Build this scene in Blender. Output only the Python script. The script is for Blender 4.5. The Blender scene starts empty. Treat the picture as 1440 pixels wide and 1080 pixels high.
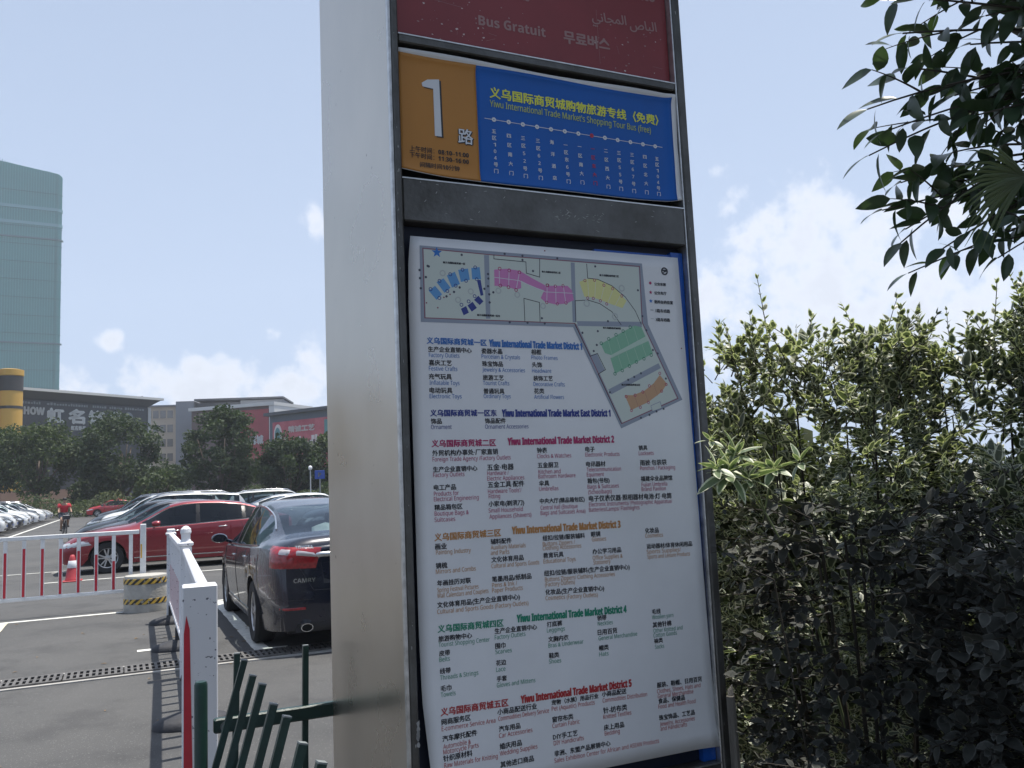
import bpy, bmesh, math, random
import numpy as np
from mathutils import Vector, Matrix, Euler
from mathutils.bvhtree import BVHTree
random.seed(7); np.random.seed(7)
R=math.radians
sc=bpy.context.scene
col=sc.collection
# ---------------------------------------------------------------- camera
cd=bpy.data.cameras.new('camera'); cam=bpy.data.objects.new('camera',cd); col.objects.link(cam)
cd.sensor_width=36; cd.lens=1201.6/1440*36; cd.clip_start=.05; cd.clip_end=3000
cam.matrix_world=Matrix.Translation((0,0,1.6))@Matrix.Rotation(R(90+6.493),4,'X')@Matrix.Rotation(R(-2.5),4,'Z')
sc.camera=cam
# ---------------------------------------------------------------- light
SUN_EL,SUN_AZ=78,60           # azimuth measured from +Y towards +X
w=bpy.data.worlds.new('World'); sc.world=w; w.use_nodes=True
nt=w.node_tree; nt.nodes.clear()
def N(t,k,**kw):
    n=t.nodes.new(k)
    for a,b in kw.items(): setattr(n,a,b)
    return n
def build_sky():
    out=N(nt,'ShaderNodeOutputWorld'); bg=N(nt,'ShaderNodeBackground'); bg.inputs[1].default_value=SKY_STRENGTH
    sky=N(nt,'ShaderNodeTexSky',sky_type='NISHITA',sun_disc=False)
    sky.sun_elevation=R(SUN_EL); sky.sun_rotation=R(SUN_AZ); sky.air_density=1.0; sky.dust_density=2.2; sky.ozone_density=1.0; sky.altitude=50
    tc=N(nt,'ShaderNodeTexCoord'); sep=N(nt,'ShaderNodeSeparateXYZ'); nt.links.new(tc.outputs['Generated'],sep.inputs[0])
    # thin summer haze, whiter towards the horizon
    mr=N(nt,'ShaderNodeMapRange'); mr.inputs[1].default_value=0; mr.inputs[2].default_value=.75; mr.inputs[3].default_value=.90; mr.inputs[4].default_value=.50
    nt.links.new(sep.outputs[2],mr.inputs[0])
    hz=N(nt,'ShaderNodeMixRGB'); hz.inputs[2].default_value=HAZE_COL
    nt.links.new(mr.outputs[0],hz.inputs[0]); nt.links.new(sky.outputs[0],hz.inputs[1])
    # cumulus: soft balls of direction broken up by noise
    def M(op,a,b=None,c=None,clamp=False):
        n=N(nt,'ShaderNodeMath',operation=op); n.use_clamp=clamp
        for i,v in enumerate((a,b,c)):
            if v is None: continue
            if isinstance(v,(int,float)): n.inputs[i].default_value=v
            else: nt.links.new(v,n.inputs[i])
        return n.outputs[0]
    best=None
    for d,r in CLOUDS:
        vm=N(nt,'ShaderNodeVectorMath',operation='DISTANCE'); nt.links.new(tc.outputs['Generated'],vm.inputs[0]); vm.inputs[1].default_value=d
        v=M('SUBTRACT',1.0,M('DIVIDE',vm.outputs['Value'],r))
        best=v if best is None else M('MAXIMUM',best,v)
    n1=N(nt,'ShaderNodeTexNoise'); n1.inputs['Scale'].default_value=16; n1.inputs['Detail'].default_value=9; n1.inputs['Roughness'].default_value=.58
    nt.links.new(tc.outputs['Generated'],n1.inputs['Vector'])
    n2=N(nt,'ShaderNodeTexNoise'); n2.inputs['Scale'].default_value=3.1; n2.inputs['Detail'].default_value=4
    nt.links.new(tc.outputs['Generated'],n2.inputs['Vector'])
    # scattered clouds in the rest of the sky: only a low band
    band=M('MULTIPLY',M('SUBTRACT',n2.outputs[0],.56),3.0)
    low=N(nt,'ShaderNodeMapRange'); low.inputs[1].default_value=.02; low.inputs[2].default_value=.30; low.inputs[3].default_value=0; low.inputs[4].default_value=1.6
    nt.links.new(sep.outputs[2],low.inputs[0])
    inview=M('LESS_THAN',sep.outputs[1],.45)
    band=M('SUBTRACT',band,M('ADD',low.outputs[0],M('SUBTRACT',1.0,inview)))
    best=M('MAXIMUM',best,band)
    n3=N(nt,'ShaderNodeTexNoise'); n3.inputs['Scale'].default_value=38; n3.inputs['Detail'].default_value=6; nt.links.new(tc.outputs['Generated'],n3.inputs['Vector'])
    wob=M('ADD',M('MULTIPLY',M('SUBTRACT',n1.outputs[0],.50),3.2),M('MULTIPLY',M('SUBTRACT',n3.outputs[0],.50),1.6))
    dens=M('ADD',M('MINIMUM',best,.62),wob)
    cr=N(nt,'ShaderNodeMapRange',interpolation_type='SMOOTHSTEP'); cr.inputs[1].default_value=.0; cr.inputs[2].default_value=.75; cr.inputs[3].default_value=0; cr.inputs[4].default_value=.72
    nt.links.new(dens,cr.inputs[0])
    cc=N(nt,'ShaderNodeMapRange'); cc.inputs[1].default_value=.1; cc.inputs[2].default_value=1.1; cc.inputs[3].default_value=1.0; cc.inputs[4].default_value=.80
    nt.links.new(dens,cc.inputs[0])
    cb=N(nt,'ShaderNodeVectorMath',operation='SCALE'); cb.inputs[0].default_value=CLOUD_COL; nt.links.new(cc.outputs[0],cb.inputs['Scale'])
    mx=N(nt,'ShaderNodeMixRGB'); nt.links.new(cr.outputs[0],mx.inputs[0]); nt.links.new(hz.outputs[0],mx.inputs[1]); nt.links.new(cb.outputs[0],mx.inputs[2])
    nt.links.new(mx.outputs[0],bg.inputs[0]); nt.links.new(bg.outputs[0],out.inputs[0])
SKY_STRENGTH=.075
HAZE_COL=(5.2,6.4,8.5,1); CLOUD_COL=(9.6,9.8,10.4)
def _dir(az,el): return (math.sin(R(az))*math.cos(R(el)),math.cos(R(az))*math.cos(R(el)),math.sin(R(el)))
CLOUDS=[((0.2972, 0.9283, 0.2237), 0.0791), ((0.3393, 0.9074, 0.2481), 0.0624), ((0.3758, 0.8897, 0.2593), 0.0483), ((0.4126, 0.8796, 0.2368), 0.0516), ((0.2525, 0.9488, 0.1898), 0.0583), ((0.3252, 0.9279, 0.1822), 0.0916), ((0.4054, 0.8977, 0.1722), 0.0916), ((0.4717, 0.866, 0.1663), 0.0999), ((0.5153, 0.8394, 0.1731), 0.0833), ((-0.2129, 0.9311, 0.2962), 0.0216), ((-0.4228, 0.8914, 0.1632), 0.0142), ((-0.267, 0.9478, 0.1744), 0.0142), ((-0.348, 0.9266, 0.1427), 0.0216), ((-0.3903, 0.9127, 0.121), 0.035), ((-0.2991, 0.9446, 0.135), 0.03), ((-0.2257, 0.9637, 0.1425), 0.0333), ((-0.3303, 0.938, 0.1054), 0.0624), ((-0.2427, 0.9645, 0.1042), 0.05), ((-0.453, 0.8857, 0.102), 0.0416)]
build_sky()
sd=bpy.data.lights.new('sun','SUN'); sd.energy=4.2; sd.angle=R(.53); sd.color=(1,.95,.87)
so=bpy.data.objects.new('sun',sd); col.objects.link(so)
so.rotation_euler=Vector(_dir(SUN_AZ,SUN_EL)).to_track_quat('Z','Y').to_euler(); so.location=(10,10,30)
sc.view_settings.view_transform='Standard'; sc.view_settings.look='None'; sc.view_settings.gamma=1; sc.view_settings.use_curve_mapping=False
sc.view_settings.exposure=0.6
sc.cycles.max_bounces=6; sc.cycles.transparent_max_bounces=12; sc.cycles.diffuse_bounces=3; sc.cycles.glossy_bounces=3
# ---------------------------------------------------------------- materials
MATS={}
def mat(name,c,rough=.6,metal=0,var=0,vs=6,bump=0,bs=60,spec=.5,coat=0,c2=None,aniso=None,detail=6,coords='Object'):
    if name in MATS: return MATS[name]
    m=bpy.data.materials.new(name); m.use_nodes=True; t=m.node_tree; b=t.nodes['Principled BSDF']
    b.inputs['Base Color'].default_value=(*c,1); b.inputs['Roughness'].default_value=rough; b.inputs['Metallic'].default_value=metal
    b.inputs['Specular IOR Level'].default_value=spec; b.inputs['Coat Weight'].default_value=coat; b.inputs['Coat Roughness'].default_value=.06
    if var or bump:
        tc=N(t,'ShaderNodeTexCoord'); src=tc.outputs[coords]
        if aniso:
            mp=N(t,'ShaderNodeMapping'); mp.inputs['Scale'].default_value=aniso; t.links.new(src,mp.inputs[0]); src=mp.outputs[0]
    if var:
        n=N(t,'ShaderNodeTexNoise'); n.inputs['Scale'].default_value=vs; n.inputs['Detail'].default_value=detail; n.inputs['Roughness'].default_value=.65
        t.links.new(src,n.inputs['Vector'])
        cr=N(t,'ShaderNodeValToRGB'); cr.color_ramp.elements[0].position=.3; cr.color_ramp.elements[1].position=.7
        a=[max(0,x*(1-var)) for x in c]; d=[min(1,x*(1+var)) for x in c] if c2 is None else c2
        cr.color_ramp.elements[0].color=(*a,1); cr.color_ramp.elements[1].color=(*d,1)
        t.links.new(n.outputs[0],cr.inputs[0]); t.links.new(cr.outputs[0],b.inputs['Base Color'])
        mr=N(t,'ShaderNodeMapRange'); mr.inputs[3].default_value=max(.02,rough-.12); mr.inputs[4].default_value=min(1,rough+.12)
        t.links.new(n.outputs[0],mr.inputs[0]); t.links.new(mr.outputs[0],b.inputs['Roughness'])
    if bump:
        n=N(t,'ShaderNodeTexNoise'); n.inputs['Scale'].default_value=bs; n.inputs['Detail'].default_value=4
        t.links.new(src,n.inputs['Vector']); bp=N(t,'ShaderNodeBump'); bp.inputs['Strength'].default_value=bump; bp.inputs['Distance'].default_value=.01
        t.links.new(n.outputs[0],bp.inputs['Height']); t.links.new(bp.outputs[0],b.inputs['Normal'])
    MATS[name]=m; return m
# ---------------------------------------------------------------- mesh helpers
class MB:
    def __init__(s): s.v=[]; s.f=[]
    def add(s,vs,fs):
        o=len(s.v); s.v+= [tuple(v) for v in vs]; s.f+=[tuple(i+o for i in f) for f in fs]; return s
    def box(s,x0,x1,y0,y1,z0,z1,m=None):
        vs=[Vector(p) for p in [(x0,y0,z0),(x1,y0,z0),(x1,y1,z0),(x0,y1,z0),(x0,y0,z1),(x1,y0,z1),(x1,y1,z1),(x0,y1,z1)]]
        if m is not None: vs=[m@v for v in vs]
        return s.add(vs,[(0,3,2,1),(4,5,6,7),(0,1,5,4),(1,2,6,5),(2,3,7,6),(3,0,4,7)])
    def bbox(s,x0,x1,y0,y1,z0,z1,b=.004,m=None):      # box with chamfered edges along z and at the top
        xs=[(x0+b,y0),(x1-b,y0),(x1,y0+b),(x1,y1-b),(x1-b,y1),(x0+b,y1),(x0,y1-b),(x0,y0+b)]
        cx,cy=(x0+x1)/2,(y0+y1)/2
        kx=1-b*2/max(1e-6,(x1-x0)); ky=1-b*2/max(1e-6,(y1-y0))
        rings=[[(cx+(x-cx)*kx,cy+(y-cy)*ky,z0) for x,y in xs],[(x,y,z0+b) for x,y in xs],[(x,y,z1-b) for x,y in xs],[(cx+(x-cx)*kx,cy+(y-cy)*ky,z1) for x,y in xs]]
        vs=[Vector(p) for r in rings for p in r]
        if m is not None: vs=[m@v for v in vs]
        fs=[tuple(range(7,-1,-1)),tuple(range(24,32))]
        for k in range(3):
            for i in range(8): fs.append((k*8+i,k*8+(i+1)%8,(k+1)*8+(i+1)%8,(k+1)*8+i))
        return s.add(vs,fs)
    def tube(s,pts,r,n=8,cap=True,sq=False):
        pts=[Vector(p) for p in pts]; rs=r if isinstance(r,(list,tuple)) else [r]*len(pts)
        prev=None; vs=[]; 
        for i,p in enumerate(pts):
            d=(pts[min(i+1,len(pts)-1)]-pts[max(i-1,0)]).normalized()
            if prev is None:
                a=d.orthogonal().normalized() if abs(d.z)<.99 else Vector((1,0,0))
                if abs(d.z)<.99: a=d.cross(Vector((0,0,1))).normalized()
            else: a=(prev-d*prev.dot(d)).normalized()
            prev=a; b=d.cross(a)
            for k in range(n):
                t=2*math.pi*(k+.5)/n; vs.append(p+(a*math.cos(t)+b*math.sin(t))*rs[i]*(1.414 if sq else 1))
        fs=[]
        for i in range(len(pts)-1):
            for k in range(n): fs.append((i*n+k,i*n+(k+1)%n,(i+1)*n+(k+1)%n,(i+1)*n+k))
        if cap: fs+= [tuple(range(n-1,-1,-1)),tuple(range((len(pts)-1)*n,len(pts)*n))]
        return s.add(vs,fs)
    def lathe(s,prof,n=24,m=None,axis='z',cap=False):
        vs=[]
        for r_,z in prof:
            for k in range(n):
                t=2*math.pi*k/n
                v=Vector((r_*math.cos(t),r_*math.sin(t),z)) if axis=='z' else Vector((r_*math.cos(t),z,r_*math.sin(t)))
                vs.append(m@v if m is not None else v)
        fs=[]
        for i in range(len(prof)-1):
            for k in range(n): fs.append((i*n+k,i*n+(k+1)%n,(i+1)*n+(k+1)%n,(i+1)*n+k))
        if cap: fs+=[tuple(range(n-1,-1,-1)),tuple(range((len(prof)-1)*n,len(prof)*n))]
        return s.add(vs,fs)
    def prism(s,poly,h0,h1,m=None):      # polygon in xy extruded in z
        n=len(poly); vs=[Vector((x,y,h0)) for x,y in poly]+[Vector((x,y,h1)) for x,y in poly]
        if m is not None: vs=[m@v for v in vs]
        return s.add(vs,[tuple(range(n-1,-1,-1)),tuple(range(n,2*n))]+[(i,(i+1)%n,n+(i+1)%n,n+i) for i in range(n)])
    def build(s,name,material,parent=None,smooth=False,norm=True):
        me=bpy.data.meshes.new(name); me.from_pydata(s.v,[],s.f); me.materials.append(material)
        if norm and len(s.f)<60000:
            bm=bmesh.new(); bm.from_mesh(me); bmesh.ops.recalc_face_normals(bm,faces=bm.faces); bm.to_mesh(me); bm.free()
        if smooth:
            me.polygons.foreach_set('use_smooth',[True]*len(me.polygons))
        me.update(); return link(name,me,parent)
def link(name,me,parent=None):
    o=bpy.data.objects.new(name,me); col.objects.link(o)
    if parent is not None: o.parent=parent
    return o
def smooth_by_angle(o,deg=35):
    me=o.data; me.polygons.foreach_set('use_smooth',[True]*len(me.polygons))
    bm=bmesh.new(); bm.from_mesh(me); lim=R(deg)
    for e in bm.edges:
        if len(e.link_faces)==2 and e.calc_face_angle(0)>lim: e.smooth=False
    bm.to_mesh(me); bm.free(); return o
def tag(o,label=None,cat=None,group=None,kind=None):
    if label: o['label']=label
    if cat: o['category']=cat
    if group: o['group']=group
    if kind: o['kind']=kind
    return o
def thing(name,label,cat,loc=(0,0,0),rz=0,group=None):
    o=bpy.data.objects.new(name,None); col.objects.link(o); o.empty_display_size=.2
    o.location=loc; o.rotation_euler=(0,0,rz); return tag(o,label,cat,group)
def kids(root): return [o for o in KIDS.get(root.name,[])] 
def dup(root,loc,rz,label=None,group=None,scale=None,swap=None):
    def cp(o,parent):
        c=o.copy(); col.objects.link(c)
        if parent is not None: c.parent=parent
        if swap and o.type=='MESH':
            for sl in c.material_slots:
                if sl.link=='OBJECT' and sl.material.name in swap: sl.material=swap[sl.material.name]
        for ch in o.children: cp(ch,c)
        return c
    r=cp(root,None); r.location=loc; r.rotation_euler=(0,0,rz)
    if scale: r.scale=scale
    if label: r['label']=label
    if group: r['group']=group
    return r
LOT=R(24.61)                      # the lot, its bays and the sign share one orientation
FX,FY=-math.sin(LOT),math.cos(LOT)     # along the lane, away
RX,RY=math.cos(LOT),math.sin(LOT)      # across

# ---------------------------------------------------------------- ground
def ground_mat():
    m=bpy.data.materials.new('asphalt'); m.use_nodes=True; t=m.node_tree; b=t.nodes['Principled BSDF']
    tc=N(t,'ShaderNodeTexCoord')
    def noise(sc_,det,ro=.6):
        n=N(t,'ShaderNodeTexNoise'); n.inputs['Scale'].default_value=sc_; n.inputs['Detail'].default_value=det; n.inputs['Roughness'].default_value=ro
        t.links.new(tc.outputs['Object'],n.inputs['Vector']); return n.outputs[0]
    big=noise(.35,6); mid=noise(6,4); fine=noise(160,3,.8)
    vo=N(t,'ShaderNodeTexVoronoi'); vo.inputs['Scale'].default_value=95; t.links.new(tc.outputs['Object'],vo.inputs['Vector'])
    c1=N(t,'ShaderNodeValToRGB'); c1.color_ramp.elements[0].position=.32; c1.color_ramp.elements[1].position=.68
    c1.color_ramp.elements[0].color=(.060,.061,.062,1); c1.color_ramp.elements[1].color=(.094,.093,.091,1); t.links.new(big,c1.inputs[0])
    c2=N(t,'ShaderNodeMixRGB',blend_type='MULTIPLY'); c2.inputs[0].default_value=.5; t.links.new(c1.outputs[0],c2.inputs[1])
    r2=N(t,'ShaderNodeValToRGB'); r2.color_ramp.elements[0].position=.35; r2.color_ramp.elements[0].color=(.55,.55,.55,1); r2.color_ramp.elements[1].position=.62; r2.color_ramp.elements[1].color=(1.25,1.25,1.25,1)
    t.links.new(fine,r2.inputs[0]); t.links.new(r2.outputs[0],c2.inputs[2])
    c3=N(t,'ShaderNodeMixRGB'); c3.inputs[2].default_value=(.145,.143,.138,1); t.links.new(c2.outputs[0],c3.inputs[1])
    ht=N(t,'ShaderNodeTexWhiteNoise'); t.links.new(vo.outputs['Position'],ht.inputs['Vector'])
    g=N(t,'ShaderNodeMath',operation='GREATER_THAN'); g.inputs[1].default_value=.90; t.links.new(ht.outputs['Value'],g.inputs[0])
    g2=N(t,'ShaderNodeMath',operation='LESS_THAN'); g2.inputs[1].default_value=.42; t.links.new(vo.outputs['Distance'],g2.inputs[0])
    g3=N(t,'ShaderNodeMath',operation='MULTIPLY'); t.links.new(g.outputs[0],g3.inputs[0]); t.links.new(g2.outputs[0],g3.inputs[1])
    t.links.new(g3.outputs[0],c3.inputs[0])
    st=N(t,'ShaderNodeMixRGB',blend_type='MULTIPLY'); t.links.new(c3.outputs[0],st.inputs[1]); st.inputs[2].default_value=(.76,.76,.77,1)
    sr=N(t,'ShaderNodeMapRange'); sr.inputs[1].default_value=.50; sr.inputs[2].default_value=.64; t.links.new(noise(1.3,5,.7),sr.inputs[0]); t.links.new(sr.outputs[0],st.inputs[0])
    t.links.new(st.outputs[0],b.inputs['Base Color']); b.inputs['Roughness'].default_value=.85
    bp=N(t,'ShaderNodeBump'); bp.inputs['Strength'].default_value=.5; bp.inputs['Distance'].default_value=.006; t.links.new(fine,bp.inputs['Height']); t.links.new(bp.outputs[0],b.inputs['Normal'])
    return m
AS=ground_mat()
o=MB().add([(-700,-300,0),(500,-300,0),(500,900,0),(-700,900,0)],[(0,1,2,3)]).build('ground',AS); tag(o,kind='structure')
PAINT=mat('road_paint',(.62,.62,.58),.7,var=.22,vs=9,bump=.2,bs=90)
YPAINT=mat('pale_yellow_paint',(.60,.58,.44),.7,var=.22,vs=9,bump=.2,bs=90)
def lp(x,y): return (x,y)
def strip(mb,a,b,wd,z=.004,jit=0):
    a=Vector((*a,0)); b=Vector((*b,0)); d=(b-a); L=d.length; d.normalize(); n=Vector((-d.y,d.x,0))
    k=max(1,int(L/.12)) if jit else 1
    vs=[]; 
    for i in range(k+1):
        p=a+d*(L*i/k)
        vs+= [p+n*(wd/2+random.uniform(-jit,jit))+Vector((0,0,z)),p-n*(wd/2+random.uniform(-jit,jit))+Vector((0,0,z))]
    mb.add(vs,[(2*i,2*i+1,2*i+3,2*i+2) for i in range(k)])
def off(p,a,c): return (p[0]+FX*a+RX*c,p[1]+FY*a+RY*c)
def marking(name,segs,m=PAINT):
    mb=MB()
    for s in segs: strip(mb,*s)
    return tag(mb.build(name,m,norm=False),kind='structure')
P1=(-4.56,13.1); P2=(-2.66,8.95)
marking('bay_line',[(P1,P2,.15,.004,.006)])
marking('bay_line',[(off(P2,-.0,-.06),off(P2,0,.26),.16,.008,.006)])
marking('bay_line',[(off(P1,.08,-.4),off(P1,.08,9),.12,.008,.004)])
# long line in front of the picket barrier and the yellowish bay line that meets it
LA=(-7.014,11.739)
marking('bay_line',[(off(LA,0,-9),off(LA,-.02,1.95),.12,.004,.006)])
marking('yellow_bay_line',[((-6.97,12.0-.3),(-6.0,9.55),.17,.008,.006)],YPAINT)
marking('yellow_bay_line',[(off((-7.05,11.7),0,-2.6),off((-6.0,9.55),0,-2.6),.17,.008,.006)],YPAINT)
marking('bay_line',[(off((-8.9,18.85),-1.35,-1.2),off((-8.9,18.85),-1.35,9.5),.12,.004,.005)])
# lane edge far left
marking('lane_line',[((-20.2,32.4),(-48.8,94.7),.16,.004,.01)])
for k in range(1,12): marking('bay_line',[(off((-8.9,18.85),1.25+2.6*(k-1),-1.2),off((-8.9,18.85),1.25+2.6*(k-1),4.2),.11,.004,.004)])
marking('bay_line',[(off((-10.1,18.3),1.5,-1.3),off((-10.1,18.3),1.5,.4),.11,.008,.004)])
marking('bay_line',[((-4.05,9.2),(-3.55,9.42),.12,.004,.005)])
# ---------------------------------------------------------------- drainage channel with cast gratings
CONC=mat('concrete',(.36,.35,.33),.85,var=.25,vs=7,bump=.5,bs=80)
IRON=mat('cast_iron',(.13,.125,.12),.6,metal=.3,var=.35,vs=15,bump=.3,bs=120)
DARK=mat('dark_void',(.012,.012,.012),.95)
D0=(-4.62,7.75)
drain=thing('drainage_channel','long iron grated drain channel crossing the asphalt before the dark sedan','drain',(D0[0],D0[1],0),LOT)
def bm_(f): mb=MB(); f(mb); return mb
mb=MB(); mb.box(-4,7,-.25,-.19,.0,.012); mb.box(-4,7,.19,.25,.0,.012); mb.build('concrete_edge',CONC,drain)
mb=MB(); mb.add([(-4,-.189,.006),(7,-.189,.006),(7,.189,.006),(-4,.189,.006)],[(0,1,2,3)]); mb.build('channel_bed',DARK,drain,norm=False)  # near-black sheet, the shade inside the open channel put into its colour
def grate_mesh():
    mb=MB(); W=.485
    for y0,y1 in ((-.185,-.145),(-.018,.018),(.145,.185)): mb.box(0,W,y0,y1,.010,.026)
    n=9
    for i in range(n+1):
        x=i*(W-.02)/n
        for y0,y1 in ((-.145,-.018),(.018,.145)): mb.box(x,x+.024,y0,y1,.010,.026)
    return mb
g0=None
for i in range(22):
    if g0 is None: g0=grate_mesh().build('grating',IRON,drain); g=g0
    else: g=g0.copy(); col.objects.link(g); g.parent=drain
    g.location=(-4+.5*i,0,random.uniform(-.002,.002)); g.rotation_euler=(0,0,random.uniform(-.004,.004))
# ---------------------------------------------------------------- far kerb, verge
GRASS=mat('verge',(.09,.10,.045),.9,var=.4,vs=3,bump=.6,bs=30)
KERB=mat('kerb_stone',(.42,.41,.39),.8,var=.15,vs=5,bump=.3,bs=60)
E0=(-52,96)
mb=MB(); 
ev=[off(E0,0,-60),off(E0,0,120),off(E0,40,120),off(E0,40,-60)]
mb.prism(ev,0,.12); tag(mb.build('verge',GRASS),kind='structure')
mb=MB(); mb.prism([off(E0,-.3,-60),off(E0,-.3,120),off(E0,-.003,120),off(E0,-.003,-60)],0,.15); tag(mb.build('kerb',KERB),kind='structure')
# planted bed beside the sign
SOIL=mat('soil',(.05,.04,.03),.95,var=.4,vs=8,bump=.8,bs=30)
mb=MB(); mb.prism([(.75,1.2),(6,-.5),(8,4.8),(1.2,6.2)],0,.08); tag(mb.build('planting_bed',SOIL),kind='structure')

# patches, tar seams and tyre wear on the lot
rg=random.Random(12)
LITTER=mat('dry_leaf',(.20,.13,.06),.8); mb=MB()
for i in range(70):
    x=rg.uniform(-7,-1.6); y=rg.uniform(5,13); a=rg.uniform(0,6.28); s_=rg.uniform(.008,.028); mb.add([(x+math.cos(a+t)*s_*k,y+math.sin(a+t)*s_*k,.006+.004*j) for t,k,j in ((0,1.6,0),(1.57,.6,1),(3.14,1.6,0),(4.71,.6,1))],[(0,1,2,3)])
tag(mb.build('litter',LITTER,norm=False),'scattered dry leaves and grit on the asphalt near the drain','litter',kind='stuff')

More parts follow.
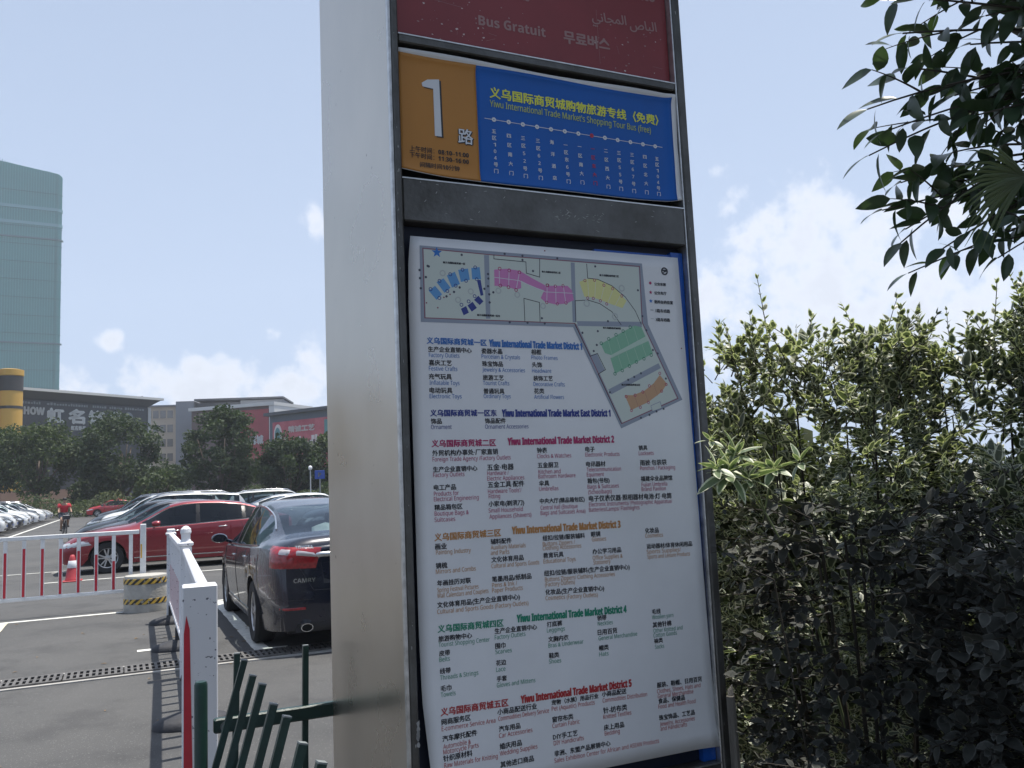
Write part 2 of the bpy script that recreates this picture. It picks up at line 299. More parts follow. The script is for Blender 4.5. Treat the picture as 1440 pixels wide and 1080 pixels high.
# lettering and map print, in tenths of a millimetre on the sign face: (style, colour, text, x, z, width, tilt)
TEXTS=[
('T', 'azure', '义乌国际商贸城一区', 730, 19189, 1439, -0.48),
('E', 'azure', 'Yiwu International Trade Market District 1', 2239, 19174, 2422, -0.38),
('C', 'ink', '生产企业直销中心', 756, 18997, 1037, -0.44),
('C', 'ink', '喜庆工艺', 763, 18694, 537, -0.43),
('C', 'ink', '充气玩具', 752, 18384, 536, -0.43),
('C', 'ink', '电动玩具', 758, 18075, 536, -0.43),
('C', 'ink', '瓷器水晶', 2037, 18988, 515, -0.45),
('C', 'ink', '珠宝饰品', 2042, 18692, 514, -0.33),
('C', 'ink', '旅游工艺', 2046, 18374, 513, -0.45),
('C', 'ink', '普通玩具', 2050, 18064, 513, -0.34),
('C', 'ink', '相框', 3300, 18992, 260, -0.22),
('C', 'ink', '头饰', 3303, 18689, 260, -0.44),
('C', 'ink', '装饰工艺', 3323, 18370, 504, -0.34),
('C', 'ink', '花类', 3326, 18069, 260, -0.44),
('L', 'azure', 'Factory Outlets', 769, 18870, 725, -0.47),
('L', 'azure', 'Festive Crafts', 758, 18567, 673, -0.43),
('L', 'azure', 'Inflatable Toys', 764, 18249, 706, -0.41),
('L', 'azure', 'Electronic Toys', 754, 17948, 756, -0.38),
('L', 'azure', 'Porcelain & Crystals', 2032, 18864, 967, -0.36),
('L', 'azure', 'Jewelry & Accessories', 2037, 18561, 1075, -0.37),
('L', 'azure', 'Tourist Crafts', 2041, 18251, 656, -0.35),
('L', 'azure', 'Ordinary Toys', 2046, 17950, 673, -0.34),
('L', 'azure', 'Photo Frames', 3293, 18866, 694, -0.41),
('L', 'azure', 'Headware', 3296, 18554, 504, -0.34),
('L', 'azure', 'Decorative Crafts', 3316, 18236, 826, -0.35),
('L', 'azure', 'Artificial Flowers', 3319, 17935, 787, -0.36),
('T', 'navy', '义乌国际商贸城一区东', 757, 17570, 1588, -0.36),
('E', 'navy', 'Yiwu International Trade Market East District 1', 2486, 17558, 2865, -0.36),
('C', 'ink', '饰品', 768, 17389, 248, -0.23),
('C', 'ink', '饰品配件', 2056, 17383, 511, -0.22),
('L', 'navy', 'Ornament', 763, 17264, 483, -0.24),
('L', 'navy', 'Ornament Accessories', 2051, 17254, 1087, -0.21),
('T', 'crimson', '义乌国际商贸城二区', 767, 16896, 1530, -0.34),
('E', 'crimson', 'Yiwu International Trade Market District 2', 2598, 16905, 2811, 0.06),
('C', 'ink', '外贸机构办事处·厂家直销', 776, 16685, 1565, 0.0),
('C', 'ink', '生产企业直销中心', 780, 16328, 1041, -0.17),
('C', 'ink', '电工产品', 783, 15934, 513, -0.22),
('C', 'ink', '精品箱包区', 784, 15503, 647, -0.27),
('C', 'ink', '五金·电器', 2063, 16332, 651, -0.18),
('C', 'ink', '五金工具·配件', 2063, 15942, 900, -0.25),
('C', 'ink', '小家电(剃须刀)', 2062, 15515, 880, -0.33),
('C', 'ink', '钟表', 3328, 16685, 258, -0.22),
('C', 'ink', '五金厨卫', 3329, 16340, 537, -0.21),
('C', 'ink', '伞具', 3344, 15922, 257, -0.22),
('C', 'ink', '中央大厅(精品箱包区)', 3341, 15516, 1177, -0.39),
('C', 'ink', '电子', 4608, 16678, 253, -0.23),
('C', 'ink', '电讯器材', 4606, 16324, 527, -0.22),
('C', 'ink', '箱包(书包)', 4621, 15929, 605, -0.38),
('C', 'ink', '电子仪表仪器·照相器材电池·灯·电筒', 4634, 15511, 2338, -0.83),
('C', 'ink', '锁具', 6102, 16677, 248, -0.23),
('C', 'ink', '雨披·包装袋', 6118, 16311, 770, -0.3),
('C', 'ink', '福建伞业品牌馆', 6110, 15922, 917, -0.37),
('L', 'crimson', 'Foreign Trade Agency /Factory Outlets', 772, 16553, 1881, -0.18),
('L', 'crimson', 'Factory Outlets', 776, 16212, 733, -0.16),
('L', 'crimson', 'Products for', 779, 15803, 579, -0.3),
('L', 'crimson', 'Electrical Engineering', 775, 15687, 1053, -0.22),
('L', 'crimson', 'Boutique Bags &', 780, 15373, 797, -0.36),
('L', 'crimson', 'Suitcases', 775, 15243, 478, -0.36),
('L', 'crimson', 'Hardware /', 2057, 16205, 526, -0.22),
('L', 'crimson', 'Electric Appliances', 2052, 16086, 919, -0.25),
('L', 'crimson', "Hardware Tools'/", 2057, 15800, 828, -0.28),
('L', 'crimson', 'Fitting', 2070, 15689, 278, -0.41),
('L', 'crimson', 'Small Household', 2056, 15373, 843, -0.34),
('L', 'crimson', 'Appliances (Shavers)', 2067, 15239, 1041, -0.39),
('L', 'crimson', 'Clocks & Watches', 3322, 16553, 895, -0.19),
('L', 'crimson', 'Kitchen and', 3339, 16192, 575, -0.3),
('L', 'crimson', 'Bathroom Hardware', 3334, 16086, 970, -0.3),
('L', 'crimson', 'Umbrellas', 3337, 15800, 499, -0.34),
('L', 'crimson', 'Central Hall (Boutique', 3351, 15369, 968, -0.41),
('L', 'crimson', 'Bags and Suitcases Area)', 3345, 15248, 1176, -0.44),
('L', 'crimson', 'Electronic Products', 4601, 16552, 945, -0.24),
('L', 'crimson', 'Telecommunication', 4618, 16198, 944, -0.3),
('L', 'crimson', 'Equiment', 4611, 16080, 467, -0.25),
('L', 'crimson', 'Bags & Suitcases', 4613, 15795, 862, -0.33),
('L', 'crimson', '(Schoolbags)', 4624, 15670, 644, -0.44),
('L', 'crimson', 'Electronic Instruments/ Photographic Apparatus/', 4626, 15378, 2357, -0.78),
('L', 'crimson', 'Batteries/Lamps/ Flashlights', 4618, 15253, 1403, -0.49),
('L', 'crimson', 'Locksets', 6093, 16546, 434, -0.13),
('L', 'crimson', 'Ponchos / Packaging', 6108, 16182, 1024, -0.34),
('L', 'crimson', 'Fujian Umbrella', 6121, 15784, 747, -0.46),
('L', 'crimson', 'Brand Pavilion', 6113, 15672, 705, -0.49),
('T', 'orange', '义乌国际商贸城三区', 762, 14862, 1566, 0.26),
('E', 'orange', 'Yiwu International Trade Market District 3', 2610, 14898, 2843, -0.54),
('C', 'ink', '画业', 771, 14664, 262, -0.22),
('C', 'ink', '镜梳', 773, 14254, 261, 0.0),
('C', 'ink', '年画挂历对联', 793, 13883, 774, 0.07),
('C', 'ink', '文化体育用品(生产企业直销中心)', 776, 13420, 1957, 0.12),
('C', 'ink', '辅料配件', 2077, 14681, 505, -0.34),
('C', 'ink', '文化体育用品', 2077, 14283, 786, -0.22),
('C', 'ink', '笔墨用品/纸制品', 2075, 13856, 963, -0.12),
('C', 'ink', '纽扣/拉链/服装辅料', 3369, 14673, 1098, -0.47),
('C', 'ink', '教育玩具', 3366, 14280, 514, -0.33),
('C', 'ink', '纽扣/拉链/服装辅料(生产企业直销中心)', 3363, 13881, 2279, -0.75),
('C', 'ink', '化妆品(生产企业直销中心)', 3377, 13459, 1530, -1.57),
('C', 'ink', '眼镜', 4640, 14680, 251, -0.68),
('C', 'ink', '办公学习用品', 4654, 14275, 778, -0.52),
('C', 'ink', '化妆品', 6143, 14668, 390, -0.73),
('C', 'ink', '运动器材/体育休闲用品', 6157, 14293, 1337, -1.07),
('L', 'orange', 'Painting Industry', 783, 14541, 811, -0.14),
('L', 'orange', 'Mirrors and Combs', 769, 14134, 927, -0.06),
('L', 'orange', 'Spring Festival Pictures', 788, 13741, 959, 0.06),
('L', 'orange', 'Wall Calendars and Couplets', 783, 13621, 1196, 0.14),
('L', 'orange', 'Cultural and Sports Goods (Factory Outlets)', 772, 13286, 2165, -0.4),
('L', 'orange', 'Auxiliary Materials', 2072, 14556, 858, -0.33),
('L', 'orange', 'and Parts', 2067, 14440, 451, -0.38),
('L', 'orange', 'Cultural and Sports Goods', 2071, 14151, 1180, -0.19),
('L', 'orange', 'Pens & Ink /', 2070, 13733, 607, -0.09),
('L', 'orange', 'Paper Products', 2065, 13617, 748, 0.0),
('L', 'orange', 'Buttons Zippers /', 3362, 14545, 833, -0.41),
('L', 'orange', 'Clothing Accessories', 3357, 14449, 1002, -0.4),
('L', 'orange', 'Educational Toys', 3360, 14153, 830, -0.35),
('L', 'orange', 'Buttons Zippers/ Clothing Accessories', 3374, 13745, 1845, -0.81),
('L', 'orange', '(Factory Outlets)', 3368, 13634, 773, -0.22),
('L', 'orange', 'Cosmetics (Factory Outlets)', 3370, 13332, 1356, -1.94),
('L', 'orange', 'Glasses', 4652, 14563, 387, -0.44),
('L', 'orange', 'Office Supplies &', 4645, 14136, 817, -0.49),
('L', 'orange', 'Stationery', 4658, 14028, 463, -0.49),
('L', 'orange', 'Cosmetics', 6135, 14549, 514, -0.67),
('L', 'orange', 'Sports Supplies/', 6148, 14166, 995, -0.63),
('L', 'orange', 'Sports and Leisure Products', 6159, 14047, 1251, -0.64),
('T', 'green', '义乌国际商贸城四区', 775, 12920, 1532, -1.05),
('E', 'green', 'Yiwu International Trade Market District 4', 2639, 12950, 2838, -1.29),
('C', 'ink', '旅游购物中心', 783, 12711, 770, -0.3),
('C', 'ink', '皮带', 789, 12407, 242, 0.24),
('C', 'ink', '线带', 791, 12038, 242, 0.0),
('C', 'ink', '毛巾', 795, 11678, 241, 0.0),
('C', 'ink', '生产企业直销中心', 2093, 12731, 1030, -0.61),
('C', 'ink', '围巾', 2096, 12410, 240, 0.0),
('C', 'ink', '花边', 2097, 12046, 239, -0.24),
('C', 'ink', '手套', 2098, 11705, 239, -0.24),
('C', 'ink', '打底裤', 3375, 12740, 382, -0.15),
('C', 'ink', '文胸内衣', 3393, 12408, 510, -0.22),
('C', 'ink', '鞋类', 3392, 12048, 253, -0.23),
('C', 'ink', '领带', 4673, 12747, 249, -0.23),
('C', 'ink', '日用百货', 4672, 12424, 519, -0.33),
('C', 'ink', '帽类', 4687, 12068, 249, -0.46),
('C', 'ink', '毛线', 6186, 12741, 244, -0.47),
('C', 'ink', '其他针棉', 6184, 12432, 531, -0.43),
('C', 'ink', '袜类', 6197, 12057, 243, -0.47),
('L', 'green', 'Tourist Shopping Center', 779, 12593, 1189, -0.77),
('L', 'green', 'Belts', 784, 12282, 242, 0.24),
('L', 'green', 'Threads & Strings', 787, 11907, 883, -0.06),
('L', 'green', 'Towels', 790, 11555, 339, -0.17),
('L', 'green', 'Factory Outlets', 2088, 12602, 745, 0.0),
('L', 'green', 'Scarves', 2091, 12289, 395, -0.15),
('L', 'green', 'Lace', 2091, 11910, 222, -0.26),
('L', 'green', 'Gloves and Mittens', 2093, 11577, 935, -0.31),
('L', 'green', 'Leggings', 3368, 12615, 455, -0.13),
('L', 'green', 'Bras & Underwear', 3386, 12276, 899, -0.25),
('L', 'green', 'Shoes', 3385, 11924, 307, -0.37),
('L', 'green', 'Neckties', 4684, 12625, 404, -0.28),
('L', 'green', 'General Merchandise', 4683, 12294, 1049, -0.38),
('L', 'green', 'Hats', 4679, 11933, 248, -0.46),
('L', 'green', 'Woollen yarn', 6177, 12616, 615, -0.37),
('L', 'green', 'Other Knitted and', 6194, 12298, 844, -0.48),
('L', 'green', 'Cotton Goods', 6186, 12191, 676, -0.51),
('L', 'green', 'Socks', 6207, 11923, 264, -0.65),
('T', 'red', '义乌国际商贸城五区', 777, 11199, 1570, -0.69),
('E', 'red', 'Yiwu International Trade Market District 5', 2658, 11197, 2839, -0.24),
('C', 'ink', '网商服务区', 786, 10994, 664, 0.35),
('C', 'ink', '汽车摩托配件', 790, 10653, 794, 0.72),
('C', 'ink', '针织原材料', 791, 10256, 662, 0.78),
('C', 'ink', '小商品配送行业', 2084, 11008, 950, -0.12),
('C', 'ink', '汽车用品', 2101, 10646, 513, 0.34),
('C', 'ink', '婚庆用品', 2102, 10282, 529, 0.65),
('C', 'ink', '其他进口商品', 2101, 9904, 806, 0.36),
('C', 'ink', '宠物（水族）用品行业', 3408, 11022, 1194, -0.53),
('C', 'ink', '窗帘布类', 3405, 10653, 525, -0.22),
('C', 'ink', 'DIY手工艺', 3403, 10278, 615, 0.09),
('C', 'ink', '非洲、东盟产品展销中心', 3419, 9916, 1435, 0.36),
('C', 'ink', '小商品配送', 4697, 11029, 652, -0.79),
('C', 'ink', '针-纺布类', 4712, 10662, 632, -0.54),
('C', 'ink', '床上用品', 4707, 10284, 534, -0.21),
('C', 'ink', '服装、鞋帽、日用百货', 6202, 11034, 1301, -0.92),
('C', 'ink', '食品、保健品', 6214, 10664, 755, -0.99),
('C', 'ink', '珠宝饰品、工艺品', 6206, 10282, 1024, -0.67),
('L', 'red', 'E-commerce Service Area', 781, 10864, 1245, -0.55),
('L', 'red', 'Automobile &', 800, 10500, 630, 0.91),
('L', 'red', 'Motorcycle Parts', 796, 10392, 811, 0.99),
('L', 'red', 'Raw Materials for Knitting', 802, 10125, 1241, -0.88),
('L', 'red', 'Commodities Delivery Service', 2095, 10871, 1233, 0.05),
('L', 'red', 'Car Accessories', 2095, 10513, 808, 0.43),
('L', 'red', 'Wedding Supplies', 2095, 10142, 912, 0.63),
('L', 'red', 'Pet (Aquatic) Products', 3401, 10892, 1099, -0.42),
('L', 'red', 'Curtain Fabric', 3398, 10523, 690, 0.0),
('L', 'red', 'DIY Handicrafts', 3413, 10146, 763, 0.3),
('L', 'red', 'Sales Exhibition Center for African and ASEAN Products', 3411, 9773, 2757, 0.08),
('L', 'red', 'Commodities Distribution', 4708, 10893, 1202, -0.81),
('L', 'red', 'Knitted Textiles', 4703, 10529, 749, -0.46),
('L', 'red', 'Bedding', 4717, 10157, 400, -0.14),
('L', 'red', 'Clothes, Shoes, Hats and', 6191, 10896, 1258, -0.96),
('L', 'red', 'General Merchandise', 6203, 10780, 1026, -1.01),
('L', 'red', 'Food and Health Food', 6205, 10543, 1067, -0.91),
('L', 'red', 'Jewelry, Accessories', 6216, 10142, 1003, -0.57),
('L', 'red', 'and Handicrafts', 6228, 10035, 754, -0.53),
('M', 'ink', '公交车辆', 6864, 20822, 346, 0.0),
('M', 'ink', '公交车厅', 6847, 20590, 367, 0.16),
('M', 'ink', '您所在的位置', 6830, 20360, 563, -0.1),
('M', 'ink', '1路车线路', 6856, 20132, 432, -0.13),
('M', 'ink', '3路车线路', 6839, 19902, 431, -0.13),
('M', 'ink', '■义乌国际商贸城一区', 1181, 21001, 536, -0.32),
('M', 'ink', '■义乌国际商贸城一区东', 1967, 19819, 569, -0.3),
('M', 'ink', '■义乌国际商贸城二区', 3682, 20944, 498, -0.12),
('M', 'ink', '■义乌国际商贸城三区', 5269, 20955, 551, 0.0),
('M', 'ink', '■义乌国际商贸城四区', 5286, 19638, 508, -0.23),
('M', 'ink', '■义乌国际商贸城五区', 5720, 18236, 534, -0.32)]
SHAPES=[
('P', 'road', 0, [(633, 21356), (4505, 21338), (6529, 21333), (6598, 19773), (7492, 17867), (5638, 17164), (4449, 19624), (605, 19607)], 0),
('P', 'land', 1, [(726, 21278), (2436, 21251), (6425, 21231), (6408, 19807), (7323, 17909), (5682, 17302), (4565, 19698), (722, 19712)], 0),
('P', 'road', 2, [(2195, 21248), (2323, 21248), (2293, 19747), (2181, 19742)], 0),
('P', 'road', 2, [(4476, 21225), (4587, 21222), (4545, 19747), (4445, 19743)], 0),
('P', 'road', 2, [(4558, 19777), (6410, 19828), (6412, 19694), (4585, 19659)], 0),
('P', 'road', 2, [(5334, 18115), (6840, 18789), (6904, 18666), (5407, 17997)], 0),
('P', 'road', 2, [(4838, 18942), (5067, 18996), (5268, 18587), (5052, 18485)], 0),
('L', 'maroon', 3, [(708, 21296), (2436, 21261), (6451, 21254), (6432, 19808), (7359, 17898), (5657, 17282), (4510, 19716), (702, 19702), (708, 21296)], 22),
('P', 'skyblue', 3, [(810, 20329), (970, 20445), (1131, 20259), (992, 20123)], 0),
('P', 'skyblue', 3, [(1007, 20534), (1178, 20630), (1340, 20422), (1189, 20295)], 0),
('P', 'skyblue', 3, [(1260, 20700), (1457, 20800), (1572, 20522), (1374, 20424)], 0),
('P', 'skyblue', 3, [(1538, 20849), (1782, 20898), (1818, 20635), (1596, 20568)], 0),
('P', 'skyblue', 3, [(1864, 20914), (2075, 20950), (2098, 20663), (1876, 20650)], 0),
('P', 'navy', 3, [(1992, 20635), (2086, 20651), (2141, 20290), (2070, 20275)], 0),
('P', 'navy', 3, [(1903, 20168), (2012, 20272), (2135, 20146), (2037, 20054)], 0),
('P', 'navy', 3, [(1735, 20029), (1866, 20122), (1965, 19984), (1834, 19891)], 0),
('P', 'navy', 3, [(1572, 19945), (1701, 20016), (1763, 19866), (1634, 19796)], 0),
('P', 'pink', 3, [(2436, 20913), (2758, 20953), (3098, 20926), (3408, 20768), (3749, 20616), (3742, 20482), (3398, 20571), (3112, 20692), (3114, 20507), (2970, 20470), (2738, 20525), (2429, 20527)], 0),
('P', 'pink', 3, [(3759, 20602), (4353, 20635), (4469, 20531), (4511, 20293), (4300, 20193), (3996, 20159), (3727, 20206), (3614, 20298), (3697, 20450)], 0),
('L', 'white', 4, [(2438, 20730), (3060, 20689), (3751, 20453), (4498, 20458)], 14),
('L', 'white', 4, [(2564, 20901), (2558, 20544)], 14),
('L', 'white', 4, [(2819, 20918), (2790, 20518)], 14),
('L', 'white', 4, [(3085, 20886), (2987, 20500)], 14),
('L', 'white', 4, [(3803, 20604), (3771, 20208)], 14),
('L', 'white', 4, [(4032, 20617), (4019, 20180)], 14),
('L', 'white', 4, [(4241, 20619), (4284, 20203)], 14),
('P', 'yellow', 3, [(4683, 20754), (4897, 20837), (5155, 20853), (5664, 20677), (6006, 20346), (5875, 20155), (5576, 20233), (5378, 20295), (5068, 20381), (4808, 20388)], 0),
('L', 'white', 4, [(4925, 20829), (4926, 20379)], 8),
('L', 'white', 4, [(5154, 20842), (5097, 20383)], 8),
('L', 'white', 4, [(5408, 20765), (5264, 20320)], 8),
('L', 'white', 4, [(5663, 20667), (5463, 20279)], 8),
('L', 'white', 4, [(5857, 20503), (5661, 20196)], 8),
('P', 'mapgreen', 3, [(5195, 19234), (6188, 19727), (6394, 19693), (6503, 19460), (5464, 18965), (5295, 19011)], 0),
('P', 'mapgreen', 3, [(5442, 18889), (6579, 19349), (6689, 19033), (5555, 18506)], 0),
('P', 'lgreen', 3, [(5464, 18965), (6502, 19450), (6567, 19349), (5488, 18890)], 0),
('L', 'lgreen', 4, [(5402, 19335), (5494, 18986)], 8),
('L', 'lgreen', 4, [(5641, 19448), (5745, 19102)], 8),
('L', 'lgreen', 4, [(5894, 19573), (6000, 19231)], 8),
('L', 'lgreen', 4, [(6157, 19705), (6268, 19350)], 8),
('L', 'lgreen', 4, [(5667, 18969), (5771, 18619)], 8),
('L', 'lgreen', 4, [(5906, 19066), (6012, 18724)], 8),
('L', 'lgreen', 4, [(6148, 19163), (6256, 18840)], 8),
('L', 'lgreen', 4, [(6381, 19261), (6489, 18936)], 8),
('P', 'mapbrown', 3, [(5791, 17978), (6036, 17978), (6369, 18090), (6651, 18274), (6854, 18491), (7056, 18267), (6876, 18061), (6467, 17807), (6163, 17692), (5952, 17608)], 0),
('L', 'maroon', 4, [(6066, 17988), (6163, 17692)], 5),
('L', 'maroon', 4, [(6368, 18080), (6468, 17817)], 5),
('L', 'maroon', 4, [(6651, 18274), (6749, 17969)], 5),
('L', 'ink', 4, [(2447, 21266), (2442, 21169), (3268, 21153), (3265, 20882), (3614, 20805), (3637, 21252)], 17),
('L', 'ink', 4, [(3169, 19709), (3171, 20267), (3576, 20189), (3568, 19724)], 17),
('L', 'ink', 4, [(4920, 21214), (4927, 20859), (5211, 20846), (5607, 20705), (5971, 20447), (6244, 20099), (6399, 19765)], 17),
('L', 'ink', 4, [(4535, 19756), (4543, 20275), (4893, 20312), (5230, 20237), (5564, 20049), (5805, 19733)], 17),
('L', 'ink', 4, [(4494, 19715), (4876, 18923), (5084, 18997), (5286, 18602), (5074, 18490), (5641, 17297)], 17),
('C', 'navy', 5, [(860, 20364)], 45),
('C', 'navy', 5, [(1061, 20170)], 45),
('C', 'navy', 5, [(1079, 20564)], 45),
('C', 'navy', 5, [(1258, 20342)], 45),
('C', 'navy', 5, [(1343, 20734)], 45),
('C', 'navy', 5, [(1465, 20477)], 45),
('C', 'navy', 5, [(1647, 20858)], 45),
('C', 'navy', 5, [(1724, 20606)], 45),
('C', 'navy', 5, [(1962, 20934)], 45),
('C', 'navy', 5, [(1988, 20657)], 45),
('C', 'navy', 5, [(1589, 20039)], 45),
('C', 'navy', 5, [(1767, 20126)], 45),
('C', 'navy', 5, [(1920, 20256)], 45),
('C', 'crimson', 5, [(2579, 20943)], 45),
('C', 'crimson', 5, [(2823, 20920)], 45),
('C', 'crimson', 5, [(3084, 20891)], 45),
('C', 'crimson', 5, [(2578, 20540)], 45),
('C', 'crimson', 5, [(2783, 20515)], 45),
('C', 'crimson', 5, [(2978, 20459)], 45),
('C', 'crimson', 5, [(3813, 20616)], 45),
('C', 'crimson', 5, [(3804, 20619)], 40),
('C', 'crimson', 5, [(4021, 20606)], 40),
('C', 'crimson', 5, [(4231, 20628)], 40),
('C', 'crimson', 5, [(3770, 20198)], 40),
('C', 'crimson', 5, [(4052, 20177)], 40),
('C', 'crimson', 5, [(4290, 20208)], 40),
('C', 'crimson', 5, [(4844, 20794)], 40),
('C', 'crimson', 5, [(5118, 20820)], 40),
('C', 'crimson', 5, [(5375, 20707)], 40),
('C', 'crimson', 5, [(5620, 20634)], 40),
('C', 'crimson', 5, [(5872, 20463)], 40),
('C', 'crimson', 5, [(4897, 20363)], 40),
('C', 'crimson', 5, [(5055, 20360)], 40),
('C', 'crimson', 5, [(5252, 20309)], 40),
('C', 'crimson', 5, [(5426, 20241)], 40),
('C', 'crimson', 5, [(6857, 18532)], 40),
('C', 'crimson', 5, [(7030, 18252)], 40),
('C', 'crimson', 5, [(6878, 18082)], 40),
('C', 'crimson', 5, [(6466, 17797)], 40),
('C', 'crimson', 5, [(6221, 17677)], 40),
('C', 'crimson', 5, [(5957, 17603)], 40),
('C', 'crimson', 5, [(5829, 17943)], 40),
('C', 'crimson', 5, [(6089, 17978)], 40),
('C', 'crimson', 5, [(6319, 18059)], 40),
('C', 'crimson', 5, [(6526, 18212)], 40),
('C', 'dgreen', 5, [(5427, 19366)], 45),
('C', 'dgreen', 5, [(5642, 19474)], 45),
('C', 'dgreen', 5, [(5853, 19572)], 45),
('C', 'dgreen', 5, [(6066, 19681)], 45),
('C', 'dgreen', 5, [(5208, 19250)], 45),
('C', 'dgreen', 5, [(5549, 18506)], 45),
('C', 'dgreen', 5, [(5763, 18589)], 45),
('C', 'dgreen', 5, [(5975, 18703)], 45),
('C', 'dgreen', 5, [(6188, 18808)], 45),
('C', 'dgreen', 5, [(6414, 18894)], 45),
('C', 'dgreen', 5, [(6637, 18990)], 45),
('D', 'ink2', 5, [(615, 20786)], 30),
('D', 'ink2', 5, [(618, 20601)], 30),
('D', 'ink2', 5, [(630, 20371)], 30),
('D', 'ink2', 5, [(1640, 21208)], 30),
('D', 'ink2', 5, [(2723, 21310)], 30),
('D', 'ink2', 5, [(3184, 21295)], 30),
('D', 'ink2', 5, [(3180, 21196)], 30),
('D', 'ink2', 5, [(4114, 21300)], 30),
('D', 'ink2', 5, [(5157, 21169)], 30),
('D', 'ink2', 5, [(6359, 20633)], 30),
('D', 'ink2', 5, [(6444, 19974)], 30),
('D', 'ink2', 5, [(6538, 19616)], 30),
('D', 'ink2', 5, [(6695, 19120)], 30),
('D', 'ink2', 5, [(6834, 19036)], 30),
('D', 'ink2', 5, [(7030, 18401)], 30),
('D', 'ink2', 5, [(2776, 19680)], 30),
('D', 'ink2', 5, [(3237, 19688)], 30),
('D', 'ink2', 5, [(3689, 19685)], 30),
('D', 'ink2', 5, [(3620, 19809)], 30),
('D', 'ink2', 5, [(5433, 19806)], 30),
('D', 'ink2', 5, [(4698, 19494)], 30),
('D', 'ink2', 5, [(6299, 18525)], 30),
('D', 'ink2', 5, [(6097, 18432)], 30),
('D', 'ink2', 5, [(5916, 18359)], 30),
('D', 'ink2', 5, [(5376, 18046)], 30),
('D', 'ink2', 5, [(2278, 20797)], 30),
('D', 'ink2', 5, [(2283, 20691)], 30),
('D', 'ink2', 5, [(2265, 20508)], 30),
('D', 'ink2', 5, [(2287, 20318)], 30),
('D', 'ink2', 5, [(2289, 20127)], 30),
('D', 'ink2', 5, [(2171, 20441)], 30),
('D', 'ink2', 5, [(2392, 20371)], 30),
('D', 'ink2', 5, [(833, 20884)], 30),
('D', 'ink2', 5, [(809, 20892)], 30),
('D', 'ink2', 5, [(3444, 20943)], 30),
('D', 'ink2', 5, [(757, 20633)], 30),
('D', 'ink2', 5, [(1561, 20441)], 30),
('D', 'ink2', 5, [(5130, 19548)], 30),
('D', 'ink2', 5, [(5080, 19206)], 30),
('D', 'ink2', 5, [(4985, 19054)], 30),
('D', 'ink2', 5, [(6220, 17416)], 30),
('D', 'ink2', 5, [(6474, 17489)], 30),
('D', 'ink2', 5, [(6689, 17573)], 30),
('D', 'ink2', 5, [(6905, 17638)], 30),
('D', 'ink2', 5, [(1234, 20217)], 30),
('D', 'ink2', 5, [(1419, 20329)], 30),
('D', 'maroon', 5, [(3784, 21462)], 20),
('D', 'maroon', 5, [(7566, 19183)], 20),
('D', 'maroon', 5, [(752, 20045)], 20),
('D', 'maroon', 5, [(1016, 19946)], 20),
('D', 'maroon', 5, [(1319, 20268)], 20),
('D', 'maroon', 5, [(1170, 20190)], 20),
('P', 'land', 5, [(6532, 17716), (6816, 17817), (6852, 17654), (6569, 17574)], 0),
('L', 'navy', 6, [(6532, 17716), (6816, 17817), (6852, 17654), (6569, 17574), (6532, 17716)], 8),
('C', 'lgrey', 5, [(1830, 20361)], 75),
('C', 'lgrey', 5, [(1511, 20149)], 75),
('C', 'lgrey', 5, [(2524, 20416)], 75),
('C', 'lgrey', 5, [(3002, 20345)], 75),
('C', 'lgrey', 5, [(3666, 20106)], 75),
('C', 'lgrey', 5, [(1160, 20749)], 75),
('C', 'lgrey', 5, [(5885, 20659)], 90),
('C', 'lgrey', 5, [(5643, 19931)], 90),
('C', 'lgrey', 5, [(4860, 20225)], 90),
('S', 'starblue', 6, [(1037, 21222)], 130),
('S', 'crimson', 6, [(6737, 20601)], 55),
('S', 'starblue', 6, [(6727, 20376)], 60),
('D', 'crimson', 6, [(6742, 20842)], 40),
('L', 'ink', 6, [(6698, 20145), (6783, 20144)], 13),
('L', 'grey', 6, [(6693, 19921), (6778, 19920)], 11),
('C', 'ink', 6, [(7198, 21176)], 105),
('P', 'ink', 7, [(7107, 21212), (7307, 21225), (7265, 21169), (7176, 21143), (7148, 21088), (7123, 21097), (7179, 21175), (7105, 21180)], 0)]
ROUTE=[('RT', 'yellow', '义乌国际商贸城购物旅游专线（免费）', 2535, 25270, 4799, -0.41), ('RE', 'olive', "Yiwu International Trade Market's Shopping Tour Bus (free)", 2524, 25004, 4562, -0.72), ('RS', 'black', '上午时间：08:10–11:00', 488, 23628, 1445, 0.2), ('RS', 'black', '下午时间：11:30–16:00', 483, 23479, 1448, -0.16), ('RS', 'black', '间隔时间10分钟', 722, 23269, 968, 0.65)]
